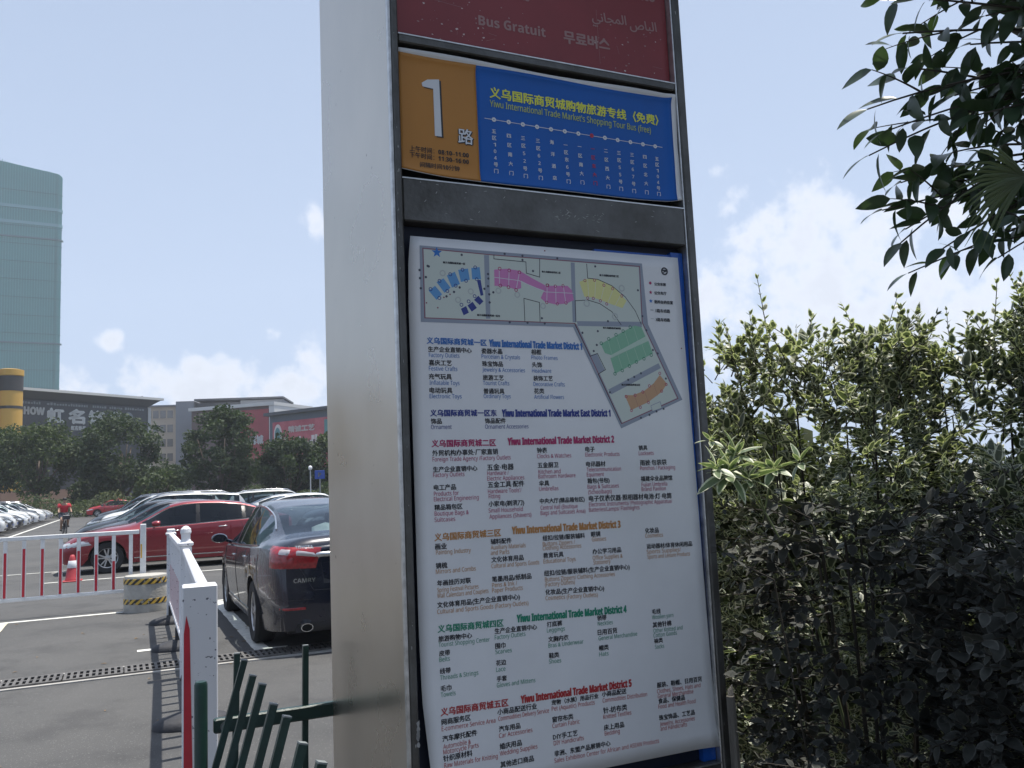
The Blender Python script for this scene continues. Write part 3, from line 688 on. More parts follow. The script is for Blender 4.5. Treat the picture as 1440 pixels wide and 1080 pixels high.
COLS=[('五', 'white', 2598, 24307), ('区', 'white', 2601, 24143), ('1', 'white', 2604, 23980), ('0', 'white', 2608, 23816), ('4', 'white', 2611, 23653), ('号', 'white', 2614, 23490), ('门', 'white', 2617, 23327), ('四', 'white', 2987, 24248), ('区', 'white', 2992, 24015), ('南', 'white', 2997, 23781), ('大', 'white', 3002, 23549), ('门', 'white', 3007, 23317), ('三', 'white', 3363, 24237), ('区', 'white', 3367, 24045), ('5', 'white', 3370, 23854), ('2', 'white', 3374, 23664), ('号', 'white', 3377, 23473), ('门', 'white', 3381, 23283), ('三', 'white', 3761, 24222), ('区', 'white', 3765, 24032), ('6', 'white', 3768, 23843), ('2', 'white', 3771, 23654), ('号', 'white', 3775, 23465), ('门', 'white', 3778, 23277), ('海', 'white', 4145, 24236), ('洋', 'white', 4151, 23929), ('酒', 'white', 4156, 23624), ('店', 'white', 4162, 23319), ('一', 'white', 4527, 24212), ('区', 'white', 4529, 24023), ('东', 'white', 4532, 23834), ('6', 'white', 4535, 23645), ('号', 'white', 4538, 23456), ('门', 'white', 4541, 23268), ('一', 'white', 4922, 24221), ('区', 'white', 4925, 23987), ('南', 'white', 4928, 23754), ('大', 'white', 4932, 23522), ('门', 'white', 4935, 23290), ('一', 'rred', 5298, 24210), ('区', 'rred', 5302, 23986), ('东', 'rred', 5305, 23762), ('大', 'rred', 5309, 23538), ('门', 'rred', 5313, 23315), ('二', 'white', 5681, 24210), ('区', 'white', 5684, 23974), ('西', 'white', 5686, 23737), ('大', 'white', 5689, 23502), ('门', 'white', 5691, 23267), ('三', 'white', 6063, 24199), ('区', 'white', 6065, 24009), ('5', 'white', 6066, 23820), ('5', 'white', 6068, 23631), ('号', 'white', 6070, 23442), ('门', 'white', 6071, 23254), ('三', 'white', 6457, 24199), ('区', 'white', 6458, 24007), ('6', 'white', 6460, 23815), ('7', 'white', 6461, 23623), ('号', 'white', 6462, 23432), ('门', 'white', 6463, 23241), ('四', 'white', 6844, 24192), ('区', 'white', 6846, 23956), ('北', 'white', 6847, 23720), ('大', 'white', 6849, 23484), ('门', 'white', 6850, 23249), ('五', 'white', 7218, 24183), ('区', 'white', 7219, 24026), ('1', 'white', 7220, 23869), ('0', 'white', 7221, 23713), ('4', 'white', 7222, 23556), ('号', 'white', 7223, 23400), ('门', 'white', 7223, 23245)]
STOPS=[('white', 2611, 24602), ('white', 2998, 24595), ('white', 3375, 24587), ('white', 3758, 24578), ('white', 4141, 24568), ('white', 4524, 24568), ('white', 4907, 24561), ('rred', 5291, 24560), ('white', 5673, 24552), ('white', 6050, 24542), ('white', 6432, 24537), ('white', 6812, 24527), ('white', 7187, 24520)]
LINE=[(2375, 24604), (7407, 24520)]
ONE=[(821, 25239), (962, 25340), (1252, 25387), (1272, 24001), (1104, 23998), (1099, 25135), (838, 25153)]
LU=(1864, 24074)
RP={'tl': (233, 25940), 'tr': (7879, 25966), 'bl': (248, 23017), 'br': (7840, 23164), 'div0': (2182, 25894), 'div1': (2202, 22910)}
REDT=[('b', 'Bus Gratuit', 2331, 27085, 1805, 0.54), ('k', '무료버스', 4658, 27089, 1329, 0.69), ('a', 'المجاني', 5505, 27811, 1039, 4.18), ('a', 'الباص', 6648, 27814, 839, 4.5), ('b', 'Free Bus', 2688, 28005, 1041, -2.53), ('b', 'Autobús Gratuito', 4580, 28562, 2915, 2.91)]

# ================================================================= the bus stop information sign
def steel():
    m=bpy.data.materials.new('brushed_steel'); m.use_nodes=True; t=m.node_tree; b=t.nodes['Principled BSDF']
    tc=N(t,'ShaderNodeTexCoord'); mp=N(t,'ShaderNodeMapping'); mp.inputs['Scale'].default_value=(180,180,2.2); t.links.new(tc.outputs['Object'],mp.inputs[0])
    n=N(t,'ShaderNodeTexNoise'); n.inputs['Scale'].default_value=1; n.inputs['Detail'].default_value=3; t.links.new(mp.outputs[0],n.inputs['Vector'])
    n2=N(t,'ShaderNodeTexNoise'); n2.inputs['Scale'].default_value=2.3; n2.inputs['Detail'].default_value=6; t.links.new(tc.outputs['Object'],n2.inputs['Vector'])
    n3=N(t,'ShaderNodeTexNoise'); n3.inputs['Scale'].default_value=45; n3.inputs['Detail'].default_value=2; t.links.new(tc.outputs['Object'],n3.inputs['Vector'])
    mr=N(t,'ShaderNodeMapRange'); mr.inputs[1].default_value=.3; mr.inputs[2].default_value=.7; mr.inputs[3].default_value=.24; mr.inputs[4].default_value=.36; t.links.new(n2.outputs[0],mr.inputs[0]); t.links.new(mr.outputs[0],b.inputs['Roughness'])
    cr=N(t,'ShaderNodeValToRGB'); cr.color_ramp.elements[0].position=.35; cr.color_ramp.elements[0].color=(.46,.42,.355,1); cr.color_ramp.elements[1].position=.65; cr.color_ramp.elements[1].color=(.57,.525,.455,1)
    t.links.new(n2.outputs[0],cr.inputs[0])
    sp=N(t,'ShaderNodeValToRGB'); sp.color_ramp.elements[0].position=.225; sp.color_ramp.elements[0].color=(.4,.33,.28,1); sp.color_ramp.elements[1].position=.25; sp.color_ramp.elements[1].color=(1,1,1,1); t.links.new(n3.outputs[0],sp.inputs[0])
    mx=N(t,'ShaderNodeMixRGB',blend_type='MULTIPLY'); mx.inputs[0].default_value=1; t.links.new(cr.outputs[0],mx.inputs[1]); t.links.new(sp.outputs[0],mx.inputs[2]); t.links.new(mx.outputs[0],b.inputs['Base Color'])
    b.inputs['Metallic'].default_value=.92
    bp=N(t,'ShaderNodeBump'); bp.inputs['Strength'].default_value=.08; bp.inputs['Distance'].default_value=.002; t.links.new(n.outputs[0],bp.inputs['Height']); t.links.new(bp.outputs[0],b.inputs['Normal'])
    return m
STEEL=steel()
FRAME=mat('weathered_frame',(.095,.088,.078),.42,metal=.55,var=.35,vs=7,bump=.15,bs=70,c2=(.15,.15,.145),detail=8)
LIP=mat('bare_metal_lip',(.55,.55,.54),.35,metal=.8,var=.3,vs=30)  # lighter metal, the sky highlight along the edges put into its colour
FILM=mat('blue_film',(.012,.10,.46),.35,var=.15,vs=5,spec=.4)
NAVY=mat('navy_backing',(.006,.012,.035),.6)  # the blue film again, with the shadow of the recess put into its colour
BACKING=mat('black_backing',(.012,.014,.02),.7)
SW,SD,SH=.8105,.709,3.1
sign=thing('information_sign','tall stainless steel bus stop sign with a route board and a white market directory map','sign',(-.24672,1.835,0),LOT)
# side walls, back and top (brushed steel, one panel per face with a small reveal at the corner)
def part(mb,name,m,parent=None,sm=False): return mb.build(name,m,parent or sign,sm)
part(MB().bbox(0.0,.012,.012,SD,0,SH,.003),'side_panel',STEEL)
part(MB().bbox(SW-.012,SW,.012,SD,0,SH,.003),'side_panel',STEEL)
part(MB().box(.0125,SW-.0125,SD-.012,SD-.001,0,SH-.013),'back_panel',STEEL)
part(MB().box(.0125,SW-.0125,.03,SD-.0125,SH-.012,SH),'top_panel',STEEL)
part(MB().bbox(-.001,.006,-.004,.0115,0,SH,.0015),'corner_trim',LIP)
part(MB().bbox(.0065,.0225,-.006,.05,0,SH,.003),'frame_stile',FRAME)
part(MB().bbox(SW-.022,SW+.001,-.006,.0115,0,SH,.003),'frame_stile',FRAME)
part(MB().bbox(SW-.027,SW-.0225,-.002,.05,0,SH,.0012),'frame_lip',LIP)
I0,I1=.023,SW-.0275
def rail(z0,z1,yb=.05): 
    r=part(MB().bbox(I0,I1,-.002,yb,z0,z1,.003),'cross_rail',FRAME)
    MB().box(I0,I1,-.0035,-.0021,z1-.0035,z1-.0005).build('rail_edge',LIP,r); return r  # thin light strip painting the highlight on the rail's upper edge
rail(3.02,SH-.013); rail(2.606,2.628); rail(2.186,2.287); rail(.80,.905); 
part(MB().box(I0,I1,.052,.056,.02,SH-.02),'backing_sheet',BACKING)
part(MB().bbox(I0,I1,.004,.048,.05,.799,.003),'lower_panel',STEEL)
part(MB().box(.03,SW-.03,.02,SD-.02,-.02,.0),'base_plate',FRAME)
# ---- print colours
def ink(n,c,r=.42): return mat('print_'+n,c,r)
INK=dict(azure=(.03,.16,.48),navy=(.02,.04,.25),crimson=(.42,.02,.12),orange=(.52,.24,.07),green=(.02,.26,.16),red=(.45,.035,.04),ink=(.02,.022,.03),ink2=(.06,.07,.10),
 road=(.30,.34,.41),land=(.60,.66,.60),maroon=(.27,.09,.12),skyblue=(.11,.32,.62),pink=(.62,.22,.48),white=(.72,.74,.77),yellow=(.74,.72,.30),mapgreen=(.24,.50,.33),lgreen=(.50,.66,.54),mapbrown=(.56,.33,.18),dgreen=(.03,.22,.12),
 lgrey=(.48,.52,.50),starblue=(.02,.17,.55),grey=(.4,.42,.45),black=(.02,.02,.02),rred=(.52,.02,.06),olive=(.50,.58,.12),yel=(.78,.80,.08))
def inkm(c): return ink(c,INK[c])
# ---- lettering
SB_U,SB_L,SB_D=0x1D5D4,0x1D5EE,0x1D7EC
SR_U,SR_L,SR_D=0x1D5A0,0x1D5BA,0x1D7E2
def sans(s,bold=False):
    U,L,D=(SB_U,SB_L,SB_D) if bold else (SR_U,SR_L,SR_D); r=''
    for ch in s:
        if 'A'<=ch<='Z': r+=chr(U+ord(ch)-65)
        elif 'a'<=ch<='z': r+=chr(L+ord(ch)-97)
        elif '0'<=ch<='9': r+=chr(D+ord(ch)-48)
        else: r+=ch
    return r
TC={}
def glyphs(s,res=1,line=0):
    k=(s,res)
    if k not in TC:
        c=bpy.data.curves.new('t','FONT'); c.body=s; c.resolution_u=res; c.size=1; c.fill_mode='FRONT'
        o=bpy.data.objects.new('t',c); col.objects.link(o); dg=bpy.context.evaluated_depsgraph_get()
        me=bpy.data.meshes.new_from_object(o.evaluated_get(dg)); n=len(me.vertices); a=np.zeros(n*3); me.vertices.foreach_get('co',a); a=a.reshape(-1,3)[:,:2]
        f=[tuple(p.vertices) for p in me.polygons]
        bpy.data.objects.remove(o); bpy.data.meshes.remove(me); bpy.data.curves.remove(c)
        TC[k]=(a,f)
    return TC[k]
class Print:            # flat print collected per colour, later wrapped on the sheet
    def __init__(s): s.d={}
    def raw(s,c,pts,faces,lay=0):
        vs,fs=s.d.setdefault(c,([],[])); o=len(vs)
        vs+=[(x,z,lay) for x,z in pts]; fs+=[tuple(i+o for i in f) for f in faces]
    def text(s,c,t,x,z,wd,rot,hgt=None,bold=0,res=1,lay=10,ox=0):
        a,f=glyphs(t,res)
        if len(a)==0: return
        x0,x1=a[:,0].min(),a[:,0].max(); sx=wd/(x1-x0); sy=hgt if hgt else sx
        ref=.36
        p=np.stack([(a[:,0]-x0)*sx,(a[:,1]-ref)*sy],1)
        ca,sa=math.cos(R(rot)),math.sin(R(rot))
        offs=[(0,0)] if not bold else [(-bold,0),(bold,0),(0,bold*.7),(0,-bold*.7)]
        for q,(dx,dy) in enumerate(offs):
            X=x+ca*(p[:,0]+dx)-sa*(p[:,1]+dy); Z=z+sa*(p[:,0]+dx)+ca*(p[:,1]+dy)
            s.raw(c,list(zip(X,Z)),f,lay+q*.25)
    def poly(s,c,pts,lay):
        from mathutils.geometry import tessellate_polygon
        s.raw(c,pts,[tuple(f) for f in tessellate_polygon([[Vector((x,z,0)) for x,z in pts]])],lay)
    def line(s,c,pts,wd,lay):
        for a,b in zip(pts,pts[1:]):
            a=Vector(a); b=Vector(b); d=(b-a)
            if d.length<1e-6: continue
            d.normalize(); n=Vector((-d.y,d.x))*wd/2; e=d*wd/2*.8
            s.raw(c,[tuple(a-e+n),tuple(a-e-n),tuple(b+e-n),tuple(b+e+n)],[(0,1,2,3)],lay)
    def ring(s,c,p,r,lay,w_=None,n=14):
        w_=w_ or r*.38
        pts=[(p[0]+math.cos(2*math.pi*i/n)*q,p[1]+math.sin(2*math.pi*i/n)*q) for q in (r,r-w_) for i in range(n)]
        s.raw(c,pts,[(i,(i+1)%n,n+(i+1)%n,n+i) for i in range(n)],lay)
    def disc(s,c,p,r,lay,n=14): s.raw(c,[(p[0]+math.cos(2*math.pi*i/n)*r,p[1]+math.sin(2*math.pi*i/n)*r) for i in range(n)],[tuple(range(n))],lay)
    def star(s,c,p,r,lay):
        q=[(p[0]+math.sin(math.pi*i/5)*(r if i%2==0 else r*.42),p[1]+math.cos(math.pi*i/5)*(r if i%2==0 else r*.42)) for i in range(10)]
        s.poly(c,q,lay)
    def build(s,parent,warp,base,names):
        for c,(vs,fs) in s.d.items():
            me=bpy.data.meshes.new('l'); me.from_pydata([(x,warp(x,z)-base-lay*.00004,z) for x,z,lay in vs],[],fs)
            me.materials.append(inkm(c)); me.update()
            o=link(names,me,parent); o['kind']='stuff'
def sheet(name,m,parent,left,right,z0,z1,warp,dy=0,nu=28,nz=36,th=.0008):
    mb=MB(); vs=[]
    for lay in (0,1):
        for j in range(nz+1):
            for i in range(nu+1):
                za=z0(i/nu) if callable(z0) else z0; zc=z1(i/nu) if callable(z1) else z1; z=za+(zc-za)*j/nz
                u=left(z)+(right(z)-left(z))*i/nu; vs.append((u,warp(u,z)-dy+lay*th,z))
    K=(nu+1)*(nz+1); fs=[]
    for j in range(nz):
        for i in range(nu):
            a=j*(nu+1)+i; fs.append((a,a+1,a+nu+2,a+nu+1)); fs.append((K+a,K+a+nu+1,K+a+nu+2,K+a+1))
    for i in range(nu): fs.append((i,K+i,K+i+1,i+1)); t=nz*(nu+1)+i; fs.append((t,t+1,K+t+1,K+t))
    for j in range(nz): a=j*(nu+1); fs.append((a,a+nu+1,K+a+nu+1,K+a)); a+=nu; fs.append((a,K+a,K+a+nu+1,a+nu+1))
    mb.add(vs,fs); return mb.build(name,m,parent,True)
def lerpk(keys):
    def f(t):
        if t<=keys[0][0]: return keys[0][1]
        for (a,b),(c,d) in zip(keys,keys[1:]):
            if t<=c: return b+(d-b)*(t-a)/(c-a)
        return keys[-1][1]
    return f
# ---- directory map (white sheet, blue film showing at its edge)
PAPER=mat('white_sheet',(.80,.81,.82),.5,var=.05,vs=3,bump=.04,bs=25,spec=.35)
mapb=part(MB().box(I0+.001,I1-.001,.034,.0515,.906,2.1845),'dark_backing_panel',NAVY)
part(MB().box(.745,I1-.001,.0165,.0335,.906,2.170),'blue_film',FILM); part(MB().box(.52,.7445,.0185,.0335,2.10,2.163),'blue_film',FILM)
lf=lerpk([(.94,.056),(1.01,.050),(1.15,.0376),(1.30,.0348),(2.0,.0335),(2.10,.036),(2.156,.0425)])
rt=lerpk([(.94,.788),(1.12,.7815),(1.6,.775),(2.156,.764)])
def mwarp(u,z):
    y=.012-.0022*math.sin(u*7+z*3)*min(1,max(0,(1.5-z)/.25))
    y-=.010*max(0,(1.18-z)/.24)**2*max(0,.25-u)/.25     # lower left corner lifts off
    y-=.012*max(0,(1.02-z)/.08)**2*max(0,(u-.70)/.09)**2
    return y
mp_=sheet('directory_sheet',PAPER,sign,lf,rt,.94,2.156,mwarp,0)
pr=Print()
S4=1e-4
for st,c,t,x,z,wd,rot in TEXTS:
    x,z,wd=x*S4,z*S4,wd*S4
    if st=='T': pr.text(c,t,x,z,wd,rot,bold=.0007)
    elif st=='C': pr.text(c,t,x,z,wd,rot,bold=.00042)
    elif st=='M': pr.text(c,t,x,z,wd,rot,bold=.0004)
    elif st=='E': pr.text(c,sans(t,True),x,z,wd,rot,hgt=.0225,bold=.0009,res=2)
    else: pr.text(c,sans(t),x,z,wd,rot,hgt=.0132,res=2)
for k,c,lay,pts,v in SHAPES:
    pts=[(a*S4,b*S4) for a,b in pts]; v*=S4
    if k=='P': pr.poly(c,pts,lay)
    elif k=='L': pr.line(c,pts,v,lay)
    elif k=='C': pr.ring(c,pts[0],v,lay)
    elif k=='D': pr.disc(c,pts[0],v,lay,8)
    elif k=='S': pr.star(c,pts[0],v,lay)
pr.build(mp_,mwarp,.0004,'printed_lettering')
# ---- route board: curled white sheet, orange and blue print
rl=lambda z:.0235+.0012*math.sin((z-2.3)*12)
rr_=lerpk([(2.3165,.7850),(2.36,.7835),(2.45,.781),(2.56,.7835),(2.5966,.788)])
ZB=lambda u:2.3017+(2.3164-2.3017)*0
def rwarp(u,z):
    y=.017
    y-=.016*max(0,(z-2.566)/.034)**2                    # top edge rolls forward
    y-=.017*max(0,(u-.745)/.04)**2; y+=.0035*math.sin(u*11)*max(0,(2.42-z)/.12)
    y-=.012*max(0,(2.34-z)/.04)**2*(.4+.6*max(0,1-u/.3))
    return max(y,-.0005)
RB0=lambda t:2.3030+.0085*max(0,1-t/.16)**1.5-.0035*math.sin(t*math.pi)+.006*max(0,(t-.75)/.25)**2
rb=sheet('route_board',PAPER,sign,rl,rr_,RB0,lambda t:2.5955+.002*math.sin(t*9),rwarp,0,80,44)
OR_=mat('orange_print',(.52,.235,.055),.5,var=.04,vs=4,spec=.3); BL_=mat('blue_print',(.008,.118,.47),.5,var=.08,vs=3,spec=.35)
dv=lambda z:(2182+(2202-2182)*(2.5894-z)/.3)*S4
sheet('orange_field',OR_,rb,lambda z:.0262,dv,lambda t:RB0(t*.26)+.0015,lambda t:2.5880-.0015*math.sin(t*3),rwarp,.0007,20,40,.0003)
sheet('blue_field',BL_,rb,lambda z:dv(z)+.0004,lambda z:.7735-.0015*math.sin((z-2.3)*9),lambda t:RB0(.26+t*.72)+.0015,lambda t:2.5870+.0015*math.sin(t*7),rwarp,.0007,60,40,.0003)
pr=Print()
for st,c,t,x,z,wd,rot in ROUTE:
    x,z,wd=x*S4,z*S4,wd*S4; c='yel' if c=='yellow' else c
    if st=='RT': pr.text(c,t,x,z,wd,rot,bold=.0010)
    elif st=='RE': pr.text(c,sans(t),x,z,wd,rot,hgt=.0225,bold=.0002,res=2)
    else: pr.text(c,sans(t,True),x,z,wd,rot,hgt=.0145,bold=.0002)
for ch,c,x,z in COLS:
    pr.text(c,sans(ch),x*S4-(.0052 if ch not in '0123456789' else .003),z*S4,.0105 if ch not in '0123456789' else .006,0,hgt=.0118,bold=.0003)
pr.line('white',[(a*S4,b*S4) for a,b in LINE],.0016,8)
for c,x,z in STOPS: pr.disc(c,(x*S4,z*S4),.0056,12,18); pr.disc('navy' if c=='white' else 'black',(x*S4,z*S4),.0014,14,8)
one=[(a*S4,b*S4) for a,b in ONE]
pr.poly('black',[(x+.0045,z-.0025) for x,z in one],8); pr.poly('white',one,12)
lx,lz=LU[0]*S4,LU[1]*S4
pr.text('black','路',lx-.0175,lz-.001,.037,0,bold=.0030,lay=8); pr.text('white','路',lx-.018,lz,.037,0,bold=.0005,lay=12)
pr.build(rb,rwarp,.0014,'printed_lettering')
# ---- red board
RED=mat('faded_red_board',(.26,.044,.050),.42,var=.16,vs=2.5,bump=.05,bs=30,spec=.4)
redb=part(MB().box(I0+.001,I1-.001,.0185,.0505,2.6295,3.019),'red_board',RED)
pr=Print()
INK['faded']=(.36,.21,.20); INK['scuff']=(.66,.56,.53)
for st,t,x,z,wd,rot in REDT:
    x,z,wd=x*S4,z*S4,wd*S4
    if st=='b': pr.text('faded',sans(t,True),x,z,wd,rot,hgt=.034,bold=.0004,res=2)
    elif st=='k': pr.text('faded',t,x,z,wd,rot,bold=.0016)
    else: pr.text('faded',{'المجاني':'\uFEF2\uFEE7\uFE8E\uFEA0\uFEE4\uFEDF\uFE8D','الباص':'\uFEB9\uFE8E\uFE92\uFEDF\uFE8D'}[t],x,z,wd,rot,bold=.0006,res=2)
rs=random.Random(4)
for i in range(70):
    x=rs.choice([rs.uniform(.03,.77),rs.uniform(.55,.77),rs.uniform(.08,.25)]); z=rs.uniform(2.64,2.76); L=rs.uniform(.0006,.004); a=rs.uniform(-.6,1.2)
    n=6; pr.poly('scuff' if rs.random()<.4 else 'faded',[(x+math.cos(2*math.pi*k/n)*L*rs.uniform(.5,1.3),z+math.sin(2*math.pi*k/n)*L*rs.uniform(.3,1)) for k in range(n)],6)
for i in range(9):
    x=rs.uniform(.1,.75); z=rs.uniform(2.65,2.76); a=rs.uniform(-.5,2); L=rs.uniform(.006,.03); pr.line('faded',[(x,z),(x+math.cos(a)*L,z+math.sin(a)*L)],.0006,7)
pr.line('faded',[(.06,2.742),(.15,2.735),(.19,2.732)],.0007,7); pr.line('faded',[(.565,2.80),(.568,2.655)],.0006,7)
pr.build(redb,lambda u,z:.0185,.0003,'printed_lettering')
# scratches and glue marks on the frame
SCR=mat('pale_scratch',(.34,.34,.33),.7)
mb=MB()
def fleck(x,z,a,b,ang,y=-.0066,mbb=None):
    n=7; pts=[(x+math.cos(2*math.pi*k/n)*a*rs.uniform(.6,1.2)*math.cos(ang)-math.sin(2*math.pi*k/n)*b*math.sin(ang),z+math.sin(2*math.pi*k/n)*b*rs.uniform(.5,1.2)*math.cos(ang)+math.cos(2*math.pi*k/n)*a*math.sin(ang)) for k in range(n)]
    (mbb or mb).add([(p[0],y,p[1]) for p in pts],[tuple(range(n))])
for i in range(26): fleck(rs.choice([.0145,.796,.012]),rs.uniform(.95,2.95),rs.uniform(.0004,.0018),rs.uniform(.001,.006),0)
for i in range(7): fleck(.0105+rs.uniform(-.001,.001),rs.uniform(2.06,2.26),.0007,.004,0)
for i in range(6): fleck(.0205+rs.uniform(-.001,.001),1.08+rs.uniform(-.03,.04),.004,.008,0,-.0067)
o=part(mb,'scratch',SCR); o['kind']='stuff'
mb=MB()
for i in range(60): fleck(rs.uniform(.40,.54) if i<34 else rs.uniform(.04,.75),rs.gauss(2.235,.008) if i<34 else rs.uniform(2.195,2.28),rs.uniform(.0006,.006),rs.uniform(.0004,.0013),rs.uniform(-.6,1.0),-.0024)
o=part(mb,'scratch',SCR); o['kind']='stuff'
# weathered stake leaning by the right edge of the sign
WOOD=mat('weathered_wood',(.20,.185,.16),.85,var=.35,vs=3,bump=.8,bs=40,aniso=(14,14,1.5))
mb=MB(); pts=[(.499,2.17,0),(.502,2.16,.5),(.4985,2.15,.9),(.4965,2.148,1.06)]
mb.tube(pts,[.013,.0125,.0115,.0105],7,True); mb.add([(.490,2.144,1.058),(.504,2.144,1.058),(.5035,2.15,1.088),(.499,2.153,1.066),(.4915,2.153,1.075)],[(0,1,2,4),(1,3,2),(0,4,3,1),(4,2,3)])
tag(mb.build('wooden_stake',WOOD),'weathered grey wooden stake with a splintered top against the sign edge','stake')

# ================================================================= barriers, fence, cone, block
WHITE=mat('white_enamel',(.72,.73,.74),.4,var=.10,vs=9,bump=.05,bs=60)
REDF=mat('red_reflective',(.50,.025,.045),.4,var=.12,vs=12)
YEL=mat('yellow_reflective',(.66,.36,.03),.4)
RUB=mat('black_rubber',(.035,.036,.042),.7,var=.3,vs=14,bump=.3,bs=60)
GREYP=mat('grey_plastic',(.30,.31,.32),.5)
def picket_barrier(o,length,label,n,ztop=1.13,zbot=.235,red=None,side=0):
    """o = origin on the ground, runs along local +x"""
    red=red or (lambda i:.62)
    mb=MB(); mb.bbox(0,length,-.022,.022,ztop-.06,ztop,.006); mb.build('top_rail',WHITE,o)
    mb=MB(); mb.bbox(0,length,-.02,.02,zbot,zbot+.05,.006); mb.build('bottom_rail',WHITE,o)
    for i in range(n):
        x=(i+.5)*length/n
        p=MB().bbox(x-.026,x+.026,-.013,.013,zbot+.051,ztop-.061,.004).build('picket',WHITE,o)
        z1=zbot+.055+(ztop-zbot-.12)*red(i)
        for sg in ((-1,1) if red(i)>.1 else ()):
            MB().box(x-.017,x+.017,sg*.0145-.0012,sg*.0145+.0012,zbot+.06,z1).build('reflective_strip',REDF,p)
A0=off((-7.19,12.02),0,-1.66)
barA=thing('picket_barrier','low white picket barrier with red strips standing across the near left','barrier',(A0[0],A0[1],0),LOT)
picket_barrier(barA,3.42,'',15,red=lambda i:([.8]*7+[.8,.86,.84,.82,.76,.67,.53,.0])[i])
MB().bbox(3.43,3.51,-.04,.04,.0,1.21,.006).build('end_post',WHITE,barA)
MB().box(3.435,3.455,-.0435,-.0405,.72,.92).build('reflective_strip',YEL,barA)
MB().bbox(-.09,-.01,-.04,.04,.0,1.21,.006).build('end_post',WHITE,barA)
# barrier coming towards the camera
B=[Vector((-1.636,4.5,0)),Vector((-3.0,7.8,0)),Vector((-4.5,11.2,0))]
PEEL=bpy.data.materials.new('peeling_white'); PEEL.use_nodes=True
def peel():
    t=PEEL.node_tree; b=t.nodes['Principled BSDF']; tc=N(t,'ShaderNodeTexCoord'); n=N(t,'ShaderNodeTexNoise'); n.inputs['Scale'].default_value=38; n.inputs['Detail'].default_value=4
    t.links.new(tc.outputs['Object'],n.inputs['Vector']); cr=N(t,'ShaderNodeValToRGB'); e=cr.color_ramp.elements; e[0].position=.31; e[0].color=(.12,.12,.15,1); e[1].position=.345; e[1].color=(.70,.71,.74,1)
    t.links.new(n.outputs[0],cr.inputs[0]); t.links.new(cr.outputs[0],b.inputs['Base Color']); b.inputs['Roughness'].default_value=.45
peel()
barB=thing('road_barrier','peeling white road barrier with red strips running from the sign towards the red car','barrier',(0,0,0),0)
for k in range(2):
    a,b=B[k],B[k+1]; d=(b-a); L=d.length; d.normalize(); ang=math.atan2(d.y,d.x)
    M_=Matrix.Translation(a)@Matrix.Rotation(ang,4,'Z')
    s=.16 if k==0 else .07
    MB().bbox(s,L-.07,-.03,.03,1.07,1.13,.008,M_).build('top_rail',PEEL,barB)
    MB().bbox(s,L-.07,-.02,.02,.22,.27,.006,M_).build('bottom_rail',PEEL,barB)
    n=13
    for i in range(n):
        x=s+.06+(i+.5)*(L-.13-s)/n
        p=MB().bbox(x-.024,x+.024,-.014,.014,.271,1.069,.004,M_).build('picket',PEEL,barB)
        for sg in (-1,1): MB().box(x-.012,x+.012,sg*.0152-.001,sg*.0152+.001,.28,.75,M_).build('reflective_strip',REDF,p)
    for fr in ((.52,) if k==0 else (.42,.97)):
        c=a+d*L*fr; Mf=Matrix.Translation(c)@Matrix.Rotation(ang,4,'Z')
        mb=MB(); n2=24; prof=[(.26,.0),(.26,.035),(.22,.06),(.10,.095),(.055,.10)]
        vs=[];fs=[]
        for r_,z in prof:
            for q in range(n2):
                t=2*math.pi*q/n2; vs.append(Mf@Vector((r_*math.cos(t)*.62,r_*math.sin(t)*1.0,z)))
        for i in range(len(prof)-1):
            for q in range(n2): fs.append((i*n2+q,i*n2+(q+1)%n2,(i+1)*n2+(q+1)%n2,(i+1)*n2+q))
        fs.append(tuple(range((len(prof)-1)*n2,len(prof)*n2))); mb.add(vs,fs)
        f=mb.build('rubber_foot',RUB,barB,True)
        MB().bbox(-.035,.035,-.03,.03,.09,.222,.004,Mf).build('foot_socket',RUB,f)
# near end plate: broad flat post whose red strip tapers upwards
d=(B[1]-B[0]).normalized(); ang=math.atan2(d.y,d.x); M_=Matrix.Translation(B[0])@Matrix.Rotation(ang,4,'Z')
o=MB().bbox(0.0,.15,-.066,.105,.03,1.135,.006,M_).build('end_post',PEEL,barB)
mb=MB(); mb.add([M_@Vector(p) for p in [(-.0012,.055,.10),(-.0012,.100,.10),(-.0012,.098,.90),(-.0012,.086,.99),(-.0012,.070,.92),(-.0024,.055,.10),(-.0024,.100,.10),(-.0024,.098,.90),(-.0024,.086,.99),(-.0024,.070,.92)]],[(0,1,2,3,4),(5,6,7,8,9),(0,1,6,5),(1,2,7,6),(2,3,8,7),(3,4,9,8),(4,0,5,9)]); mb.build('reflective_strip',REDF,o)
for k,(P_,hh) in enumerate(((B[1],1.27),(B[2],1.22))):
    M_=Matrix.Translation(P_)@Matrix.Rotation(ang,4,'Z')
    o=MB().bbox(-.05,.05,-.05,.05,0,hh-.12,.006,M_).build('post',PEEL,barB)
    mb=MB(); mb.bbox(-.064,.064,-.064,.064,hh-.119,hh-.085,.008,M_)
    if k==0: mb.lathe([(.05,hh-.085),(.038,hh-.06),(.040,hh-.02),(.048,hh),(.044,hh+.03),(.02,hh+.055),(.001,hh+.06)],20,M_)
    else: mb.bbox(-.05,.05,-.05,.05,hh-.084,hh-.04,.01,M_)
    mb.build('post_cap',PEEL,o,False)
MB().bbox(-.03,.0,-.085,-.0505,.75,1.0,.004,Matrix.Translation(B[1])@Matrix.Rotation(ang,4,'Z')).build('hinge_plate',GREYP,barB)
# spikes chain of frayed edge at the near panel foot is wear of the paint; hooks
mb=MB(); M_=Matrix.Translation(B[0]+(B[1]-B[0])*.18)@Matrix.Rotation(ang,4,'Z'); mb.tube([M_@Vector(p) for p in [(0,.03,.62),(.02,.07,.60),(.03,.09,.57),(.0,.10,.55)]],.006,6); mb.build('wire_hook',RUB,barB)
